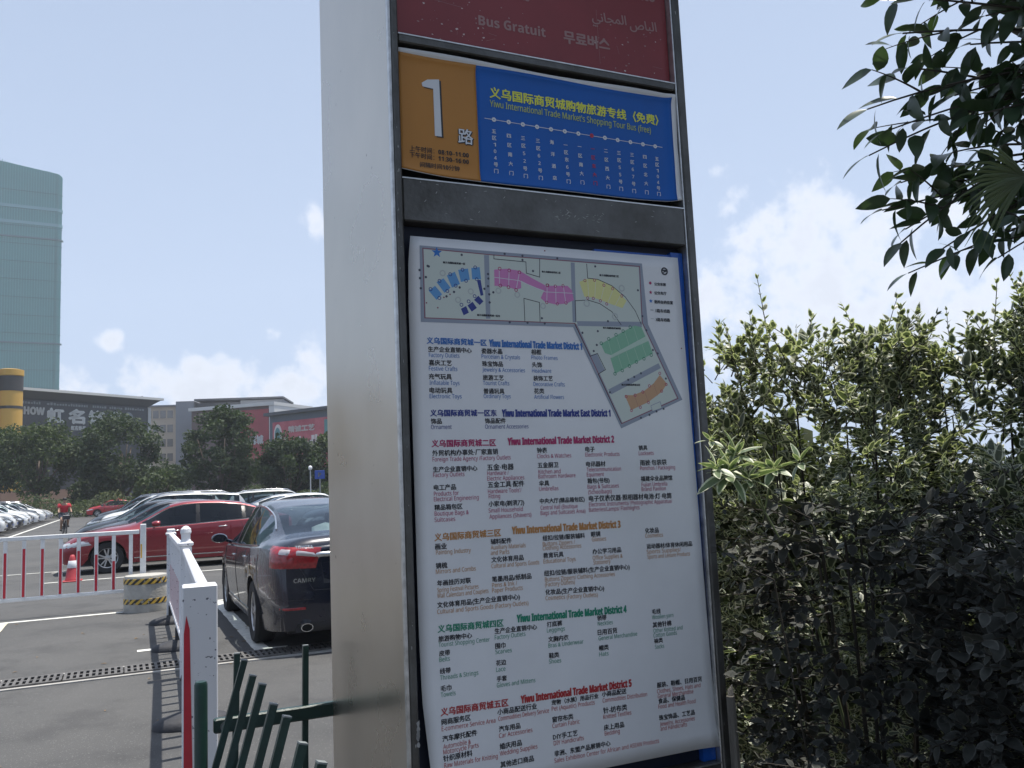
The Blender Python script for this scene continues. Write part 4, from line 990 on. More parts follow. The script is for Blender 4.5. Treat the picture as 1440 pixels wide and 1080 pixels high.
# concrete block with hazard tape
def tapem():
    m=bpy.data.materials.new('hazard_tape'); m.use_nodes=True; t=m.node_tree; b=t.nodes['Principled BSDF']; tc=N(t,'ShaderNodeTexCoord')
    sp=N(t,'ShaderNodeSeparateXYZ'); t.links.new(tc.outputs['Object'],sp.inputs[0])
    at=N(t,'ShaderNodeMath',operation='ARCTAN2'); t.links.new(sp.outputs[1],at.inputs[0]); t.links.new(sp.outputs[0],at.inputs[1])
    ad=N(t,'ShaderNodeMath',operation='MULTIPLY_ADD'); t.links.new(at.outputs[0],ad.inputs[0]); ad.inputs[1].default_value=2.705
    z=N(t,'ShaderNodeMath',operation='MULTIPLY'); z.inputs[1].default_value=-11.0; t.links.new(sp.outputs[2],z.inputs[0]); t.links.new(z.outputs[0],ad.inputs[2])
    fr=N(t,'ShaderNodeMath',operation='FRACT'); t.links.new(ad.outputs[0],fr.inputs[0]); lt=N(t,'ShaderNodeMath',operation='LESS_THAN'); lt.inputs[1].default_value=.5; t.links.new(fr.outputs[0],lt.inputs[0])
    n=N(t,'ShaderNodeTexNoise'); n.inputs['Scale'].default_value=22; t.links.new(tc.outputs['Object'],n.inputs['Vector']); cr=N(t,'ShaderNodeMapRange'); cr.inputs[1].default_value=.58; cr.inputs[2].default_value=.64; t.links.new(n.outputs[0],cr.inputs[0])
    mx=N(t,'ShaderNodeMixRGB'); mx.inputs[1].default_value=(.02,.02,.02,1); mx.inputs[2].default_value=(.56,.36,.05,1); t.links.new(lt.outputs[0],mx.inputs[0])
    m2=N(t,'ShaderNodeMixRGB'); m2.inputs[2].default_value=(.3,.27,.22,1); t.links.new(mx.outputs[0],m2.inputs[1]); t.links.new(cr.outputs[0],m2.inputs[0])
    t.links.new(m2.outputs[0],b.inputs['Base Color']); b.inputs['Roughness'].default_value=.5; return m
TAPE=tapem()
BC=(-5.36,12.45)
blk=thing('concrete_bollard_block','squat round concrete block banded with black and yellow tape at the barrier gap','block',(BC[0],BC[1],0),.4)
mb=MB(); mb.lathe([(.001,.0),(.292,.0),(.295,.03),(.290,.25),(.286,.475),(.278,.50),(.001,.505)],36); mb.build('concrete_body',mat('block_concrete',(.40,.385,.35),.9,var=.22,vs=6,bump=.6,bs=50),blk,False); smooth_by_angle(blk.children[0])
for z0,z1 in ((.39,.468),(.115,.19)):
    mb=MB(); mb.lathe([(.2935,z0),(.2960,z0+.002),(.2935,z1-.002),(.2905,z1)],36); smooth_by_angle(mb.build('hazard_band',TAPE,blk))
# cone
cone=thing('traffic_cone','red traffic cone with a white band before the red sedan bumper','cone',(-8.92,17.3,0),.3)
CR=mat('cone_red',(.42,.045,.055),.55,var=.15,vs=10)
MB().bbox(-.17,.17,-.17,.17,0,.03,.012).build('base',CR,cone)
mb=MB(); mb.lathe([(.135,.031),(.125,.05),(.085,.30),(.052,.47),(.035,.52),(.020,.525)],24,cap=True); mb.build('cone_body',CR,cone,True)
mb=MB(); mb.lathe([(.0925,.27),(.0945,.273),(.0705,.408),(.068,.410)],24); mb.build('white_band',WHITE,cone,True)
# ---- green railing
GREEN=mat('dark_green_paint',(.006,.032,.026),.38,var=.25,vs=20,bump=.08,bs=90,spec=.55)
TIP=mat('worn_tip',(.20,.22,.22),.5)
gr=thing('green_railing','dark green metal railing of bent pickets at the corner beside the sign','railing',(-.86,2.34,0),LOT)
# local x: across (towards the sign), local -y: towards the camera
mb=MB(); mb.lathe([(.001,0),(.017,0),(.017,1.10),(.014,1.108),(.001,1.11)],20); smooth_by_angle(mb.build('corner_post',GREEN,gr))
mb=MB(); mb.bbox(.031,.36,-.012,.012,.970,1.008,.004); mb.build('rail',GREEN,gr)
mb=MB(); mb.bbox(.031,.36,-.012,.012,.25,.29,.004); mb.build('rail',GREEN,gr)
def picket(x,y,lean,h=1.22):
    mb=MB(); pts=[(x,y,.03),(x,y,h-.34)]
    for q in range(1,6): s=q/5; pts.append((x+lean[0]*.028*s*s,y+lean[1]*.028*s*s,h-.34+.12*s))
    e=pts[-1]; pts.append((e[0]+lean[0]*.085,e[1]+lean[1]*.085,h))
    mb.tube(pts,.0078,4,True,True); p=mb.build('picket',GREEN,gr)
    q=MB(); a=Vector(pts[-1]); d_=(a-Vector(pts[-2])).normalized(); q.tube([a+d_*.0002,a+d_*.003],.0076,4,True,True); q.build('worn_end',TIP,p)
for x in (.085,.27): picket(x,-.0,(.08,.15),1.165)
for i in range(8): picket(.012,-.13-.158*i,(.75,.10),1.170-(.0 if i<1 else .01*(i%2)))
mb=MB(); mb.bbox(-.012,.012,-1.5,-.031,.83,.87,.004); mb.build('rail',GREEN,gr)
mb=MB(); mb.lathe([(.001,-.003),(.010,-.003),(.012,0)],10,Matrix.Translation((.058,-.0165,.988))@Matrix.Rotation(R(90),4,'X')); mb.build('bolt',TIP,gr)
# round topped white bollard inside the railing corner
mb=MB(); mb.lathe([(.001,0),(.10,0),(.10,.89),(.098,.93),(.085,.955),(.05,.97),(.001,.975)],32); o=mb.build('white_bollard',WHITE); smooth_by_angle(o,50); o.location=(-.545,1.97,0)
tag(o,'white round topped bollard tucked inside the green railing corner','bollard')

# ================================================================= cars
def paint(n,c,metal=.0,rough=.28): return mat('paint_'+n,c,rough,metal,coat=.8,var=.05,vs=3)
PBLACK=paint('black',(.006,.009,.022),.2,.25); PRED=paint('red',(.22,.012,.022),.25,.3); PGREY=paint('grey',(.075,.085,.10),.6,.35); PWHITE=paint('white',(.66,.67,.67),0,.3)
PSILV=paint('silver',(.42,.43,.44),.5,.35); PDARK=paint('dark',(.03,.033,.04),.4,.3); PRED2=paint('bright_red',(.42,.02,.03),.1,.3)
TYRE=mat('tyre',(.022,.022,.023),.85,bump=.2,bs=40); RIM=mat('alloy',(.50,.51,.52),.3,metal=.85,var=.1); CHROME=mat('chrome',(.62,.63,.64),.15,metal=.95); GBLK=mat('gloss_black',(.008,.008,.010),.3); TRIM=mat('black_trim',(.018,.018,.020),.6)
HLAMP=mat('lamp_clear',(.55,.58,.60),.12,metal=.3); TLAMP=mat('lamp_red',(.26,.008,.014),.18,coat=.6,var=.5,vs=30,spec=.7); RLAMP=mat('lamp_silver',(.50,.46,.47),.15,metal=.5); INT=mat('car_interior',(.035,.035,.037),.8)
DUST=mat('dusty_black',(.02,.021,.024),.4,coat=.4,var=.5,vs=12,c2=(.05,.048,.042))
def glassm():
    m=bpy.data.materials.new('tinted_glass'); m.use_nodes=True; t=m.node_tree; t.nodes.clear(); out=N(t,'ShaderNodeOutputMaterial'); g=N(t,'ShaderNodeBsdfGlossy'); g.inputs['Roughness'].default_value=.03; g.inputs[0].default_value=(.62,.68,.74,1)
    tr=N(t,'ShaderNodeBsdfTransparent'); tr.inputs[0].default_value=(.50,.57,.58,1); fr=N(t,'ShaderNodeLayerWeight'); fr.inputs[0].default_value=.5; pw=N(t,'ShaderNodeMath',operation='POWER'); pw.inputs[1].default_value=3.2; mx=N(t,'ShaderNodeMixShader')
    mr=N(t,'ShaderNodeMapRange'); mr.inputs[3].default_value=.06; mr.inputs[4].default_value=1.0; t.links.new(fr.outputs['Facing'],pw.inputs[0]); t.links.new(pw.outputs[0],mr.inputs[0])
    t.links.new(mr.outputs[0],mx.inputs[0]); t.links.new(tr.outputs[0],mx.inputs[1]); t.links.new(g.outputs[0],mx.inputs[2]); t.links.new(mx.outputs[0],out.inputs[0]); return m
GLASS=glassm()
SEDAN=dict(L=4.83,H=1.50,W=1.82,wr=.332,xf=1.50,xr=-1.32,
 top=[(-2.415,1.02),(-2.38,1.125),(-2.30,1.145),(-1.95,1.15),(-1.80,1.165),(-1.35,1.34),(-1.0,1.435),(-.55,1.495),(-.1,1.512),(.25,1.50),(.55,1.45),(.85,1.30),(1.30,1.06),(1.42,1.02),(1.8,.95),(2.1,.87),(2.3,.76),(2.415,.66)],
 belt=[(-2.415,.97),(-2.2,1.03),(-1.8,1.04),(-1.0,1.00),(0,.965),(1.2,.93),(1.7,.86),(2.1,.77),(2.415,.60)],
 plan=[(-2.415,.70),(-2.38,.76),(-2.28,.81),(-2.1,.85),(-1.8,.885),(-1.2,.91),(0,.91),(1.2,.905),(1.8,.88),(2.1,.83),(2.3,.74),(2.38,.66),(2.415,.58)],
 roofw=.555,ws=(.55,1.30),rs=(-1.80,-1.0),sg=(-1.52,1.22),pill=(-.02,))
RSEDAN=dict(SEDAN,L=4.92,xf=1.55,xr=-1.36,
 top=[(-2.46,.98),(-2.42,1.05),(-2.30,1.09),(-2.12,1.13),(-1.95,1.20),(-1.6,1.33),(-1.25,1.42),(-.8,1.475),(-.35,1.49),(.0,1.475),(.28,1.42),(.55,1.29),(.98,1.06),(1.12,1.02),(1.6,.97),(2.1,.87),(2.35,.76),(2.46,.66)],
 belt=[(-2.46,.90),(-2.2,1.01),(-1.8,1.02),(-1.0,.99),(0,.945),(1.0,.915),(1.7,.86),(2.1,.77),(2.46,.60)],
 plan=[(x*1.0187,w_) for x,w_ in SEDAN['plan']],ws=(.28,.98),rs=(-2.05,-1.28),sg=(-1.86,.86),pill=(-.30,-1.30),mx=.60)
SUV=dict(L=4.65,H=1.70,W=1.86,wr=.36,xf=1.42,xr=-1.28,
 top=[(-2.32,1.02),(-2.30,1.12),(-2.22,1.25),(-2.05,1.52),(-1.95,1.62),(-1.5,1.67),(-.6,1.70),(.2,1.69),(.5,1.64),(.8,1.50),(1.22,1.18),(1.35,1.12),(1.8,1.05),(2.1,.97),(2.25,.86),(2.325,.72)],
 belt=[(-2.32,.95),(-2.1,1.08),(-1.0,1.06),(0,1.03),(1.2,1.0),(1.8,.94),(2.1,.85),(2.325,.66)],
 plan=[(-2.325,.74),(-2.28,.80),(-2.15,.86),(-1.8,.90),(-1.2,.93),(0,.93),(1.2,.925),(1.8,.89),(2.1,.83),(2.25,.75),(2.325,.62)],
 roofw=.62,ws=(.50,1.22),rs=(-2.22,-1.98),sg=(-1.95,1.14),pill=(-.02,-1.15))
def build_car(spec,name,label,bodymat,rear_detail=False,group=None,rails=False,glass=None):
    glass=glass or GLASS
    L,H=spec['L'],spec['H']; top,belt,plan=lerpk(spec['top']),lerpk(spec['belt']),lerpk(spec['plan'])
    def sm(f,x,h=.05): return (f(x-h)+2*f(x)+f(x+h))/4
    xs=set([-L/2,L/2,-L/2+.02,L/2-.02,-L/2+.05,L/2-.05,-L/2+.1,L/2-.1])
    x=-L/2+.16
    while x<L/2-.12: xs.add(round(x,3)); x+=.085
    Ra=spec['wr']+.045
    for xw in (spec['xf'],spec['xr']):
        xs={v for v in xs if abs(v-xw)>Ra+.03}
        for q in range(17): xs.add(round(xw-Ra*math.cos(math.pi*q/16),4))
    for v in (*spec['ws'],*spec['rs'],*spec['sg']):
        near=min(xs,key=lambda u:abs(u-v))
        if abs(near-v)>.015: xs.discard(near) if abs(near-v)<.04 and all(abs(near-w_)>Ra+.001 for w_ in (spec['xf'],spec['xr'])) else None; xs.add(v)
    xs=sorted(xs); nL=13
    sill=.20
    def shape(z,zb): 
        t=(z-sill)/(zb-sill); return .93+.07*math.sin(min(1,max(0,t*1.25))*math.pi/2)-.035*max(0,(t-.7)/.3)**2 - (.012 if .62<t<.72 else 0)
    rings=[]
    for x in xs:
        zt,zb,hw=sm(top,x),sm(belt,x),sm(plan,x,.03) if abs(x)<L/2-.1 else plan(x)
        z0=sill+.04*max(0,(abs(x)-L/2+.5)/.5)
        for xw in (spec['xf'],spec['xr']):
            if abs(x-xw)<=Ra+1e-3: z0=max(z0,spec['wr']+math.sqrt(max(0,Ra*Ra-(x-xw)**2)))
        d=zt-zb; c=min(1,max(0,(d-.10)/.28)); pts=[]
        zbb=zb-.0
        for fr in (0,.16,.38,.62,.84): z=z0+(zbb-.03-z0)*fr; pts.append((hw*shape(z,zb),z))
        pts.append((hw*.972,zb-.012)); 
        # 6 glass base ... 12 centre
        rw=spec['roofw']; 
        gb=(hw*.93,zb+.012*min(1,d/.1))
        cab=[gb,(hw*.93+(rw+.03-hw*.93)*.5+.022,zb+(zt-.06-zb)*.5),(rw+.045,zt-.075),(rw+.015,zt-.040),(rw*.88,zt-.018),(rw*.5,zt-.004),(0,zt)]
        hood=[gb,(hw*.86,zb+d*.45),(hw*.78,zb+d*.66),(hw*.68,zb+d*.80),(hw*.55,zb+d*.90),(hw*.3,zb+d*.975),(0,zt)]
        for a,b in zip(hood,cab): pts.append((a[0]+(b[0]-a[0])*c,a[1]+(b[1]-a[1])*c))
        # keep the end faces from being knife flat
        f=max(0,(x-(L/2-.45))/.45); r_=max(0,((-L/2+.45)-x)/.45)
        ring=[]
        for (y,z) in pts:
            dx=0
            if f>0: dx-=f*f*(.10*max(0,(z-.58)/.25)+.05*max(0,(.42-z)/.2))
            if r_>0: dx+=r_*r_*(.05*max(0,(.40-z)/.2)+.045*max(0,min(1,(z-.60)/.12)))
            ring.append((x+dx,y,z))
        rings.append(ring)
    nR=len(rings); K=len(rings[0])
    V=[];idx={}
    def vid(i,j,s):
        if j==K-1: s=1
        k=(i,j,s)
        if k not in idx: x,y,z=rings[i][j]; idx[k]=len(V); V.append((x,y*s,z))
        return idx[k]
    body=[];ws=[];rs=[];sd={1:[],-1:[]};hull=[]
    for i in range(nR-1):
        xm=(xs[i]+xs[i+1])/2; zt,zb=top(xm),belt(xm)
        for j in range(K-1):
            for s in (1,-1):
                q=[vid(i,j,s),vid(i+1,j,s),vid(i+1,j+1,s),vid(i,j+1,s)]
                if s<0: q.reverse()
                q2=[]; [q2.append(v) for v in q if v not in q2]
                q=tuple(q2); hull.append(q)
                if spec['ws'][0]<xm<spec['ws'][1] and j>=9: ws.append(q)
                elif spec['rs'][0]<xm<spec['rs'][1] and j>=9: rs.append(q)
                elif spec['sg'][0]<xm<spec['sg'][1] and 6<=j<=7 and zt-zb>.13: sd[s].append(q)
                else: body.append(q)
    # end caps
    for i,sg in ((0,-1),(nR-1,1)):
        m=8; rows=[]
        for j in range(K):
            x,y,z=rings[i][j]; row=[]
            for q in range(m+1):
                s=1-2*q/m
                if q==0: row.append(vid(i,j,1)); continue
                if q==m: row.append(vid(i,j,-1)); continue
                if j==K-1: row.append(vid(i,j,1)); continue
                V.append((x+sg*.055*(1-s*s),y*s,z)); row.append(len(V)-1)
            rows.append(row)
        for j in range(K-1):
            for q in range(m):
                f=[rows[j][q],rows[j+1][q],rows[j+1][q+1],rows[j][q+1]]
                if sg<0: f.reverse()
                f2=[]; [f2.append(v) for v in f if v not in f2]
                if len(f2)>=3: body.append(tuple(f2)); hull.append(tuple(f2))
    bvh=BVHTree.FromPolygons([Vector(v) for v in V],hull)
    root=thing(name,label,'car',group=group)
    def sub(faces,nm,m,parent=root,solid=0,inset=0):
        used=sorted({v for f in faces for v in f}); mp={v:k for k,v in enumerate(used)}
        mb=MB(); vs=[Vector(V[v]) for v in used]
        mb.v=[tuple(v) for v in vs]; mb.f=[tuple(mp[v] for v in f) for f in faces]
        o=mb.build(nm,m,parent,True,False); smooth_by_angle(o,38); return o
    bo=sub(body,'body',bodymat); bo.data.materials.clear(); bo.data.materials.append(bodymat); bo.material_slots[0].link='OBJECT'; bo.material_slots[0].material=bodymat
    sub(ws,'windscreen',glass); sub(rs,'rear_window',glass)
    for s in (1,-1):
        if sd[s]: sub(sd[s],'side_window',glass)
    def cast(p,d):
        h=bvh.ray_cast(Vector(p)-Vector(d)*1.5,Vector(d)); return (h[0],h[1]) if h[0] is not None else (Vector(p),-Vector(d))
    def patch(nm,m,quad,d,nx=6,nz=3,h=.008,parent=root,round_=0):
        d=Vector(d).normalized(); a,b,c,e=[Vector(q) for q in quad]; mb=MB(); vs=[]
        for j in range(nz+1):
            for i in range(nx+1):
                s,t=i/nx,j/nz
                if round_: 
                    uu,vv=2*s-1,2*t-1; s=.5+.5*uu*math.sqrt(1-vv*vv*.5*round_); t=.5+.5*vv*math.sqrt(1-uu*uu*.5*round_)
                p=(a*(1-s)+b*s)*(1-t)+(e*(1-s)+c*s)*t; q,n=cast(p,d)
                if n.dot(d)>0: n=-n
                edge=(i in (0,nx)) or (j in (0,nz)); vs.append(q+n*(.001 if edge else h))
        K_=len(vs); fs=[]
        for j in range(nz):
            for i in range(nx): q=j*(nx+1)+i; fs.append((q,q+1,q+nx+2,q+nx+1))
        mb.add(vs,fs); return mb.build(nm,m,parent,True)
    def seam(pts,d,m=TRIM,w=.006,nm='panel_gap',parent=root,h=.0015,n=14):
        mb=MB(); P=[]
        for a,b in zip(pts,pts[1:]):
            for i in range(n): P.append(Vector(a).lerp(Vector(b),i/n))
        P.append(Vector(pts[-1])); Q=[]
        for p in P:
            q,nn=cast(p,d); 
            if nn.dot(Vector(d))>0: nn=-nn
            Q.append(q+nn*h)
        mb.tube(Q,w/2,4,True); return mb.build(nm,m,parent)
    # wheels
    wr=spec['wr']; hwid=plan(0)
    tb=MB(); wd=.215; tb.lathe([(wr*.64,-wd/2+.01),(wr*.92,-wd/2),(wr,-wd/2+.03),(wr,wd/2-.03),(wr*.92,wd/2),(wr*.64,wd/2-.01),(wr*.64,-wd/2+.01)],32,axis='y')
    rb_=MB(); rb_.lathe([(wr*.66,-wd/2+.02),(wr*.66,wd/2-.012),(wr*.60,wd/2-.03),(wr*.58,-wd/2+.03)],32,axis='y')
    ns=10
    for k in range(ns):
        t=2*math.pi*k/ns+ (0.1 if k%2 else -.1); M_=Matrix.Rotation(t,4,'Y')
        rb_.box(.04,wr*.60,wd/2-.075+.0,wd/2-.032,-.014,.014,M_@Matrix.Rotation(.04,4,'Z'))
    rb_.lathe([(.001,wd/2-.02),(.055,wd/2-.026),(.06,wd/2-.08)],16,axis='y')
    db=MB(); db.lathe([(.001,wd/2-.10),(wr*.59,wd/2-.10)],24,axis='y')
    wheelmesh=rimmesh=discmesh=None
    for xw in (spec['xf'],spec['xr']):
        for s in (1,-1):
            if wheelmesh is None:
                wo=tb.build('wheel',TYRE,root); smooth_by_angle(wo,40); wheelmesh=wo.data; ro=rb_.build('rim',RIM,wo); smooth_by_angle(ro,40); rimmesh=ro.data; do=db.build('brake_disc',TRIM,wo); discmesh=do.data
            else:
                wo=link('wheel',wheelmesh,root); link('rim',rimmesh,wo); link('brake_disc',discmesh,wo)
            wo.location=(xw,s*(plan(xw)-.115-.012),wr); wo.rotation_euler=(0,random.uniform(0,1),0 if s>0 else math.pi)
    # underbody and arch liners
    ub=MB(); ub.box(-L/2+.2,L/2-.25,-.66,.66,.19,.42)
    for xw in (spec['xf'],spec['xr']):
        for s in (1,-1):
            vs=[];n=14; yo=plan(xw)-.02
            for q in range(n+1):
                t=math.pi*q/n
                for y in (.62,yo): vs.append((xw-Ra*math.cos(t)*1.0,s*y,wr+Ra*math.sin(t)*1.0))
            ub.add(vs,[(2*q,2*q+1,2*q+3,2*q+2) for q in range(n)])
            ub.add([(xw,s*.62,.25)]+[(xw-Ra*math.cos(math.pi*q/n),s*.62,wr+Ra*math.sin(math.pi*q/n)) for q in range(n+1)],[(0,q+1,q+2) for q in range(n)])
    ub.build('underbody',TRIM,root)
    # interior
    it=MB(); it.box(-1.5,1.25,-.70,.70,.43,.60)
    for s in (1,-1): it.box(.05,.25,s*.36-.24,s*.36+.24,.60,1.13); it.box(.08,.18,s*.36-.12,s*.36+.12,1.14,1.30)
    it.box(-.95,-.75,-.64,.64,.60,1.08); it.box(1.0,1.25,-.66,.66,.60,.90)
    for s in (1,-1): it.box(-.93,-.83,s*.36-.12,s*.36+.12,1.085,1.20)
    it.box(-1.7,-.96,-.66,.66,.90,.98)
    it.build('interior',INT,root)
    # mirrors, handles, trims, lamps
    mx_=spec.get('mx',.90); bl=belt(mx_)
    for s in (1,-1):
        mb=MB(); yy=plan(mx_)*.95
        mb.tube([(mx_+.02,s*(yy-.02),bl+.03),(mx_,s*(yy+.06),bl+.06)],.022,6)
        vs=[]
        for (xx,k) in ((mx_-.10,.82),(mx_-.07,1.0),(mx_,.95),(mx_+.07,.6)):
            for q in range(12): t=2*math.pi*q/12; vs.append((xx,s*(yy+.145)+math.cos(t)*.105*k,bl+.085+math.sin(t)*.068*k*(1 if math.sin(t)>0 else .85)))
        mb.add(vs,[(r*12+q,r*12+(q+1)%12,(r+1)*12+(q+1)%12,(r+1)*12+q) for r in range(3) for q in range(12)]+[tuple(range(36,48)),tuple(range(11,-1,-1))])
        o=mb.build('wing_mirror',bodymat,root,True); smooth_by_angle(o,50); o.material_slots[0].link='OBJECT'; o.material_slots[0].material=bodymat
        for xh in (.20,-.82): patch('door_handle',CHROME,[(xh-.10,s*.9,belt(xh)-.115),(xh+.08,s*.9,belt(xh)-.12),(xh+.08,s*.9,belt(xh)-.095),(xh-.10,s*.9,belt(xh)-.09)],(0,-s,0),6,2,.028)
        seam([(1.10,s*1,.30),(1.12,s*1,belt(1.1)-.01)],(0,-s,0)); seam([(-.03,s*1,.27),(-.03,s*1,belt(0)-.01)],(0,-s,0)); seam([(-1.30,s*1,.78),(-1.22,s*1,belt(-1.2)-.02)],(0,-s,0)) if spec is not SUV else seam([(-1.02,s*1,.50),(-1.0,s*1,belt(-1)-.01)],(0,-s,0))
        for xp in spec['pill']: patch('door_pillar',GBLK,[(xp-.05,s,belt(xp)+.035),(xp+.05,s,belt(xp)+.035),(xp+.03,s,top(xp)-.10),(xp-.05,s,top(xp)-.10)],(0,-s,0),2,5,.004)
        # chrome line under the side glass, over it, and along the sill
        x0,x1=spec['sg']
        base=[Vector((x1+(x0-x1)*q/24,s*1,belt(x1+(x0-x1)*q/24)+.012)) for q in range(25)]
        mb=MB(); Q=[]
        for p in base: q,nn=cast(p,(0,-s,0)); Q.append(q+Vector((0,s*.005,0)))
        mb.tube(Q,.013,4); mb.build('window_trim',CHROME,root)
        mb=MB(); Q=[]
        for q in range(25):
            x=x1-.05+(x0-x1+.06)*q/24; i=min(range(nR),key=lambda k:abs(xs[k]-x))
            if top(xs[i])-belt(xs[i])>.13: a=rings[i][8]; Q.append(Vector((a[0],s*(a[1]+.004),a[2])))
        if len(Q)>3: mb.tube(Q,.013,4); mb.build('window_trim',CHROME if not rails else TRIM,root)
        seam([(1.02,s*1,.30),(-.86,s*1,.29)],(0,-s,0),CHROME if not rails else TRIM,.034,'sill_trim')
        # lamps
        zf=belt(L/2-.25)
        patch('headlight',HLAMP,[(L/2-.62,s*.85,zf-.09),(L/2-.04,s*.46,zf-.17),(L/2-.06,s*.46,zf-.05),(L/2-.55,s*.83,zf+.005)],(-1,-s*.9,0),7,3,.008)
        zr=.955 if spec is SEDAN else .98
        if rear_detail:
            t=patch('taillight',TLAMP,[(-L/2+.22,s*.84,zr-.11),(-L/2,s*.42,zr-.125),(-L/2,s*.36,zr+.075),(-L/2+.26,s*.84,zr+.105)],(1,-s*.75,0),12,6,.014)
            patch('clear_lens',RLAMP,[(-L/2+.10,s*.79,zr+.0),(-L/2,s*.665,zr-.005),(-L/2,s*.66,zr+.072),(-L/2+.10,s*.79,zr+.085)],(1,-s*.75,0),4,3,.022,t)
            patch('clear_lens',RLAMP,[(-L/2+.03,s*.63,zr-.005),(-L/2,s*.38,zr-.03),(-L/2,s*.42,zr+.035),(-L/2+.03,s*.63,zr+.078)],(1,-s*.75,0),6,3,.022,t)
            patch('lamp_gap',TRIM,[(-L/2+.03,s*.645,zr-.12),(-L/2+.02,s*.635,zr-.12),(-L/2+.02,s*.635,zr+.10),(-L/2+.03,s*.645,zr+.10)],(1,-s*.75,0),1,5,.022,t)
        else:
            patch('taillight',TLAMP,[(-L/2+.28,s*.86,zr-.08),(-L/2,s*.46,zr-.09),(-L/2,s*.44,zr+.07),(-L/2+.30,s*.86,zr+.10)],(1,-s*.75,0),8,3,.010)
    zf=belt(L/2-.25)
    patch('grille',TRIM,[(L/2,.42,zf-.30),(L/2,-.42,zf-.30),(L/2,-.40,zf-.07),(L/2,.40,zf-.07)],(-1,0,0),8,3,.004)
    patch('grille_trim',CHROME,[(L/2,.40,zf-.065),(L/2,-.40,zf-.065),(L/2,-.40,zf-.04),(L/2,.40,zf-.04)],(-1,0,0),8,2,.014)
    patch('lower_intake',TRIM,[(L/2,.55,.26),(L/2,-.55,.26),(L/2,-.50,.36),(L/2,.50,.36)],(-1,0,0),8,2,.004)
    PL=mat('plate_blue',(.015,.07,.30),.4)
    patch('number_plate',PL,[(L/2,.22,.40),(L/2,-.22,.40),(L/2,-.22,.53),(L/2,.22,.53)],(-1,0,0),3,2,.02)
    if rear_detail:
        X=-L/2
        patch('number_plate_recess',TRIM,[(X,-.34,.68),(X,.34,.68),(X,.36,.88),(X,-.36,.88)],(1,0,0),6,4,-.02)
        patch('number_plate',PL,[(X,-.22,.71),(X,.22,.71),(X,.22,.84),(X,-.22,.84)],(1,0,0),3,2,.015)
        patch('boot_chrome_bar',CHROME,[(X,-.46,.935),(X,.46,.935),(X,.43,.985),(X,-.43,.985)],(1,0,0),14,3,.022)
        seam([(X,.66,1.05),(X,.62,.93),(X,.44,.62),(X,-.44,.62),(X,-.62,.93),(X,-.66,1.05)],(1,0,0),TRIM,.008)
        seam([(X,.83,.535),(X,.44,.535)],(1,0,0),TRIM,.006); seam([(X,-.83,.535),(X,-.44,.535)],(1,0,0),TRIM,.006)
        for s in (1,-1):
            patch('rear_reflector',TLAMP,[(X,s*.52,.44),(X,s*.76,.44),(X,s*.76,.465),(X,s*.52,.465)],(1,0,0),6,2,.010)
            mb=MB(); M_=Matrix.Translation((X+.03,s*.52,.275))@Matrix.Scale(1.5,4,(0,1,0))
            mb.lathe([(.034,-.06),(.040,-.062),(.040,.1),(.034,.1),(.034,-.06)],18,M_@Matrix.Rotation(R(90),4,'Z'),axis='y'); mb.build('exhaust_pipe',CHROME,root)
        patch('rear_diffuser',TRIM,[(X,-.62,.225),(X,.62,.225),(X,.60,.31),(X,-.60,.31)],(1,0,0),10,3,.012)
        for txt,y0,z0,hh,wd in (('TOYOTA',.60,1.025,.032,.17),('CAMRY',.63,.70,.042,.21)):
            a,f=glyphs(sans(txt,True),2); x0,x1=a[:,0].min(),a[:,0].max(); mb=MB(); vs=[]
            for px,py in a:
                y=y0-(px-x0)/(x1-x0)*wd; z=z0+py*hh*1.35; q,nn=cast((X,y,z),(1,0,0)); vs.append(q+Vector((-.006,0,0)))
            mb.add(vs,f); o=mb.build('chrome_badge',CHROME,root,False,False); o['kind']='stuff'
    if rails:
        for s in (1,-1):
            mb=MB(); Q=[(x,s*(spec['roofw']+.0),top(x)+(.035 if abs(x+.5)<1.05 else -.03)) for x in (-1.75,-1.62,-1.4,-1.0,-.5,0,.35,.55,.66)]
            mb.tube(Q,.018,8); mb.build('roof_rail',CHROME,root,True)
    return root
def place(o,x,y,yaw): o.location=(x,y,0); o.rotation_euler=(0,0,yaw); return o
H_AWAY=math.atan2(FY,FX)       # nose away from the camera, along the lane
H_LEFT=math.atan2(-RY,-RX)     # nose to the left lane
H_RIGHT=math.atan2(RY,RX)
# black sedan: left wheels from the photograph's tyre prints
bs=build_car(SEDAN,'parked_car','black sedan seen from behind beside the steel sign, bags on its rear shelf',PBLACK,True,glass=None)
place(bs,-2.83+RX*.80+FX*1.32,9.45+RY*.80+FY*1.32,H_AWAY)
BAG=mat('pale_bag',(.60,.70,.64),.5,var=.25,vs=9,c2=(.78,.80,.78)); BAG2=mat('teal_bag',(.30,.55,.55),.5,var=.2,vs=12)
def bag(x,y,z,r,m,sd_,lab):
    rs=random.Random(sd_); bm=bmesh.new(); bmesh.ops.create_icosphere(bm,subdivisions=3,radius=1)
    from mathutils import noise
    for v in bm.verts:
        k=1+.30*noise.noise(v.co*1.6+Vector((sd_,0,0)))+.14*noise.noise(v.co*5+Vector((0,sd_,0))); v.co=Vector((v.co.x*r[0]*k,v.co.y*r[1]*k,max(-.6,v.co.z)*r[2]*k))
    me=bpy.data.meshes.new('bag'); bm.to_mesh(me); bm.free(); me.materials.append(m); me.polygons.foreach_set('use_smooth',[True]*len(me.polygons))
    o=link('plastic_bag',me); M_=Matrix.Translation(bs.location)@Matrix.Rotation(H_AWAY,4,'Z'); o.matrix_world=M_@Matrix.Translation((x,y,z))
    tag(o,lab,'bag')
bag(-1.35,.02,1.05,(.15,.24,.17),BAG,3,'crumpled pale bag in the middle of the black sedan rear shelf')
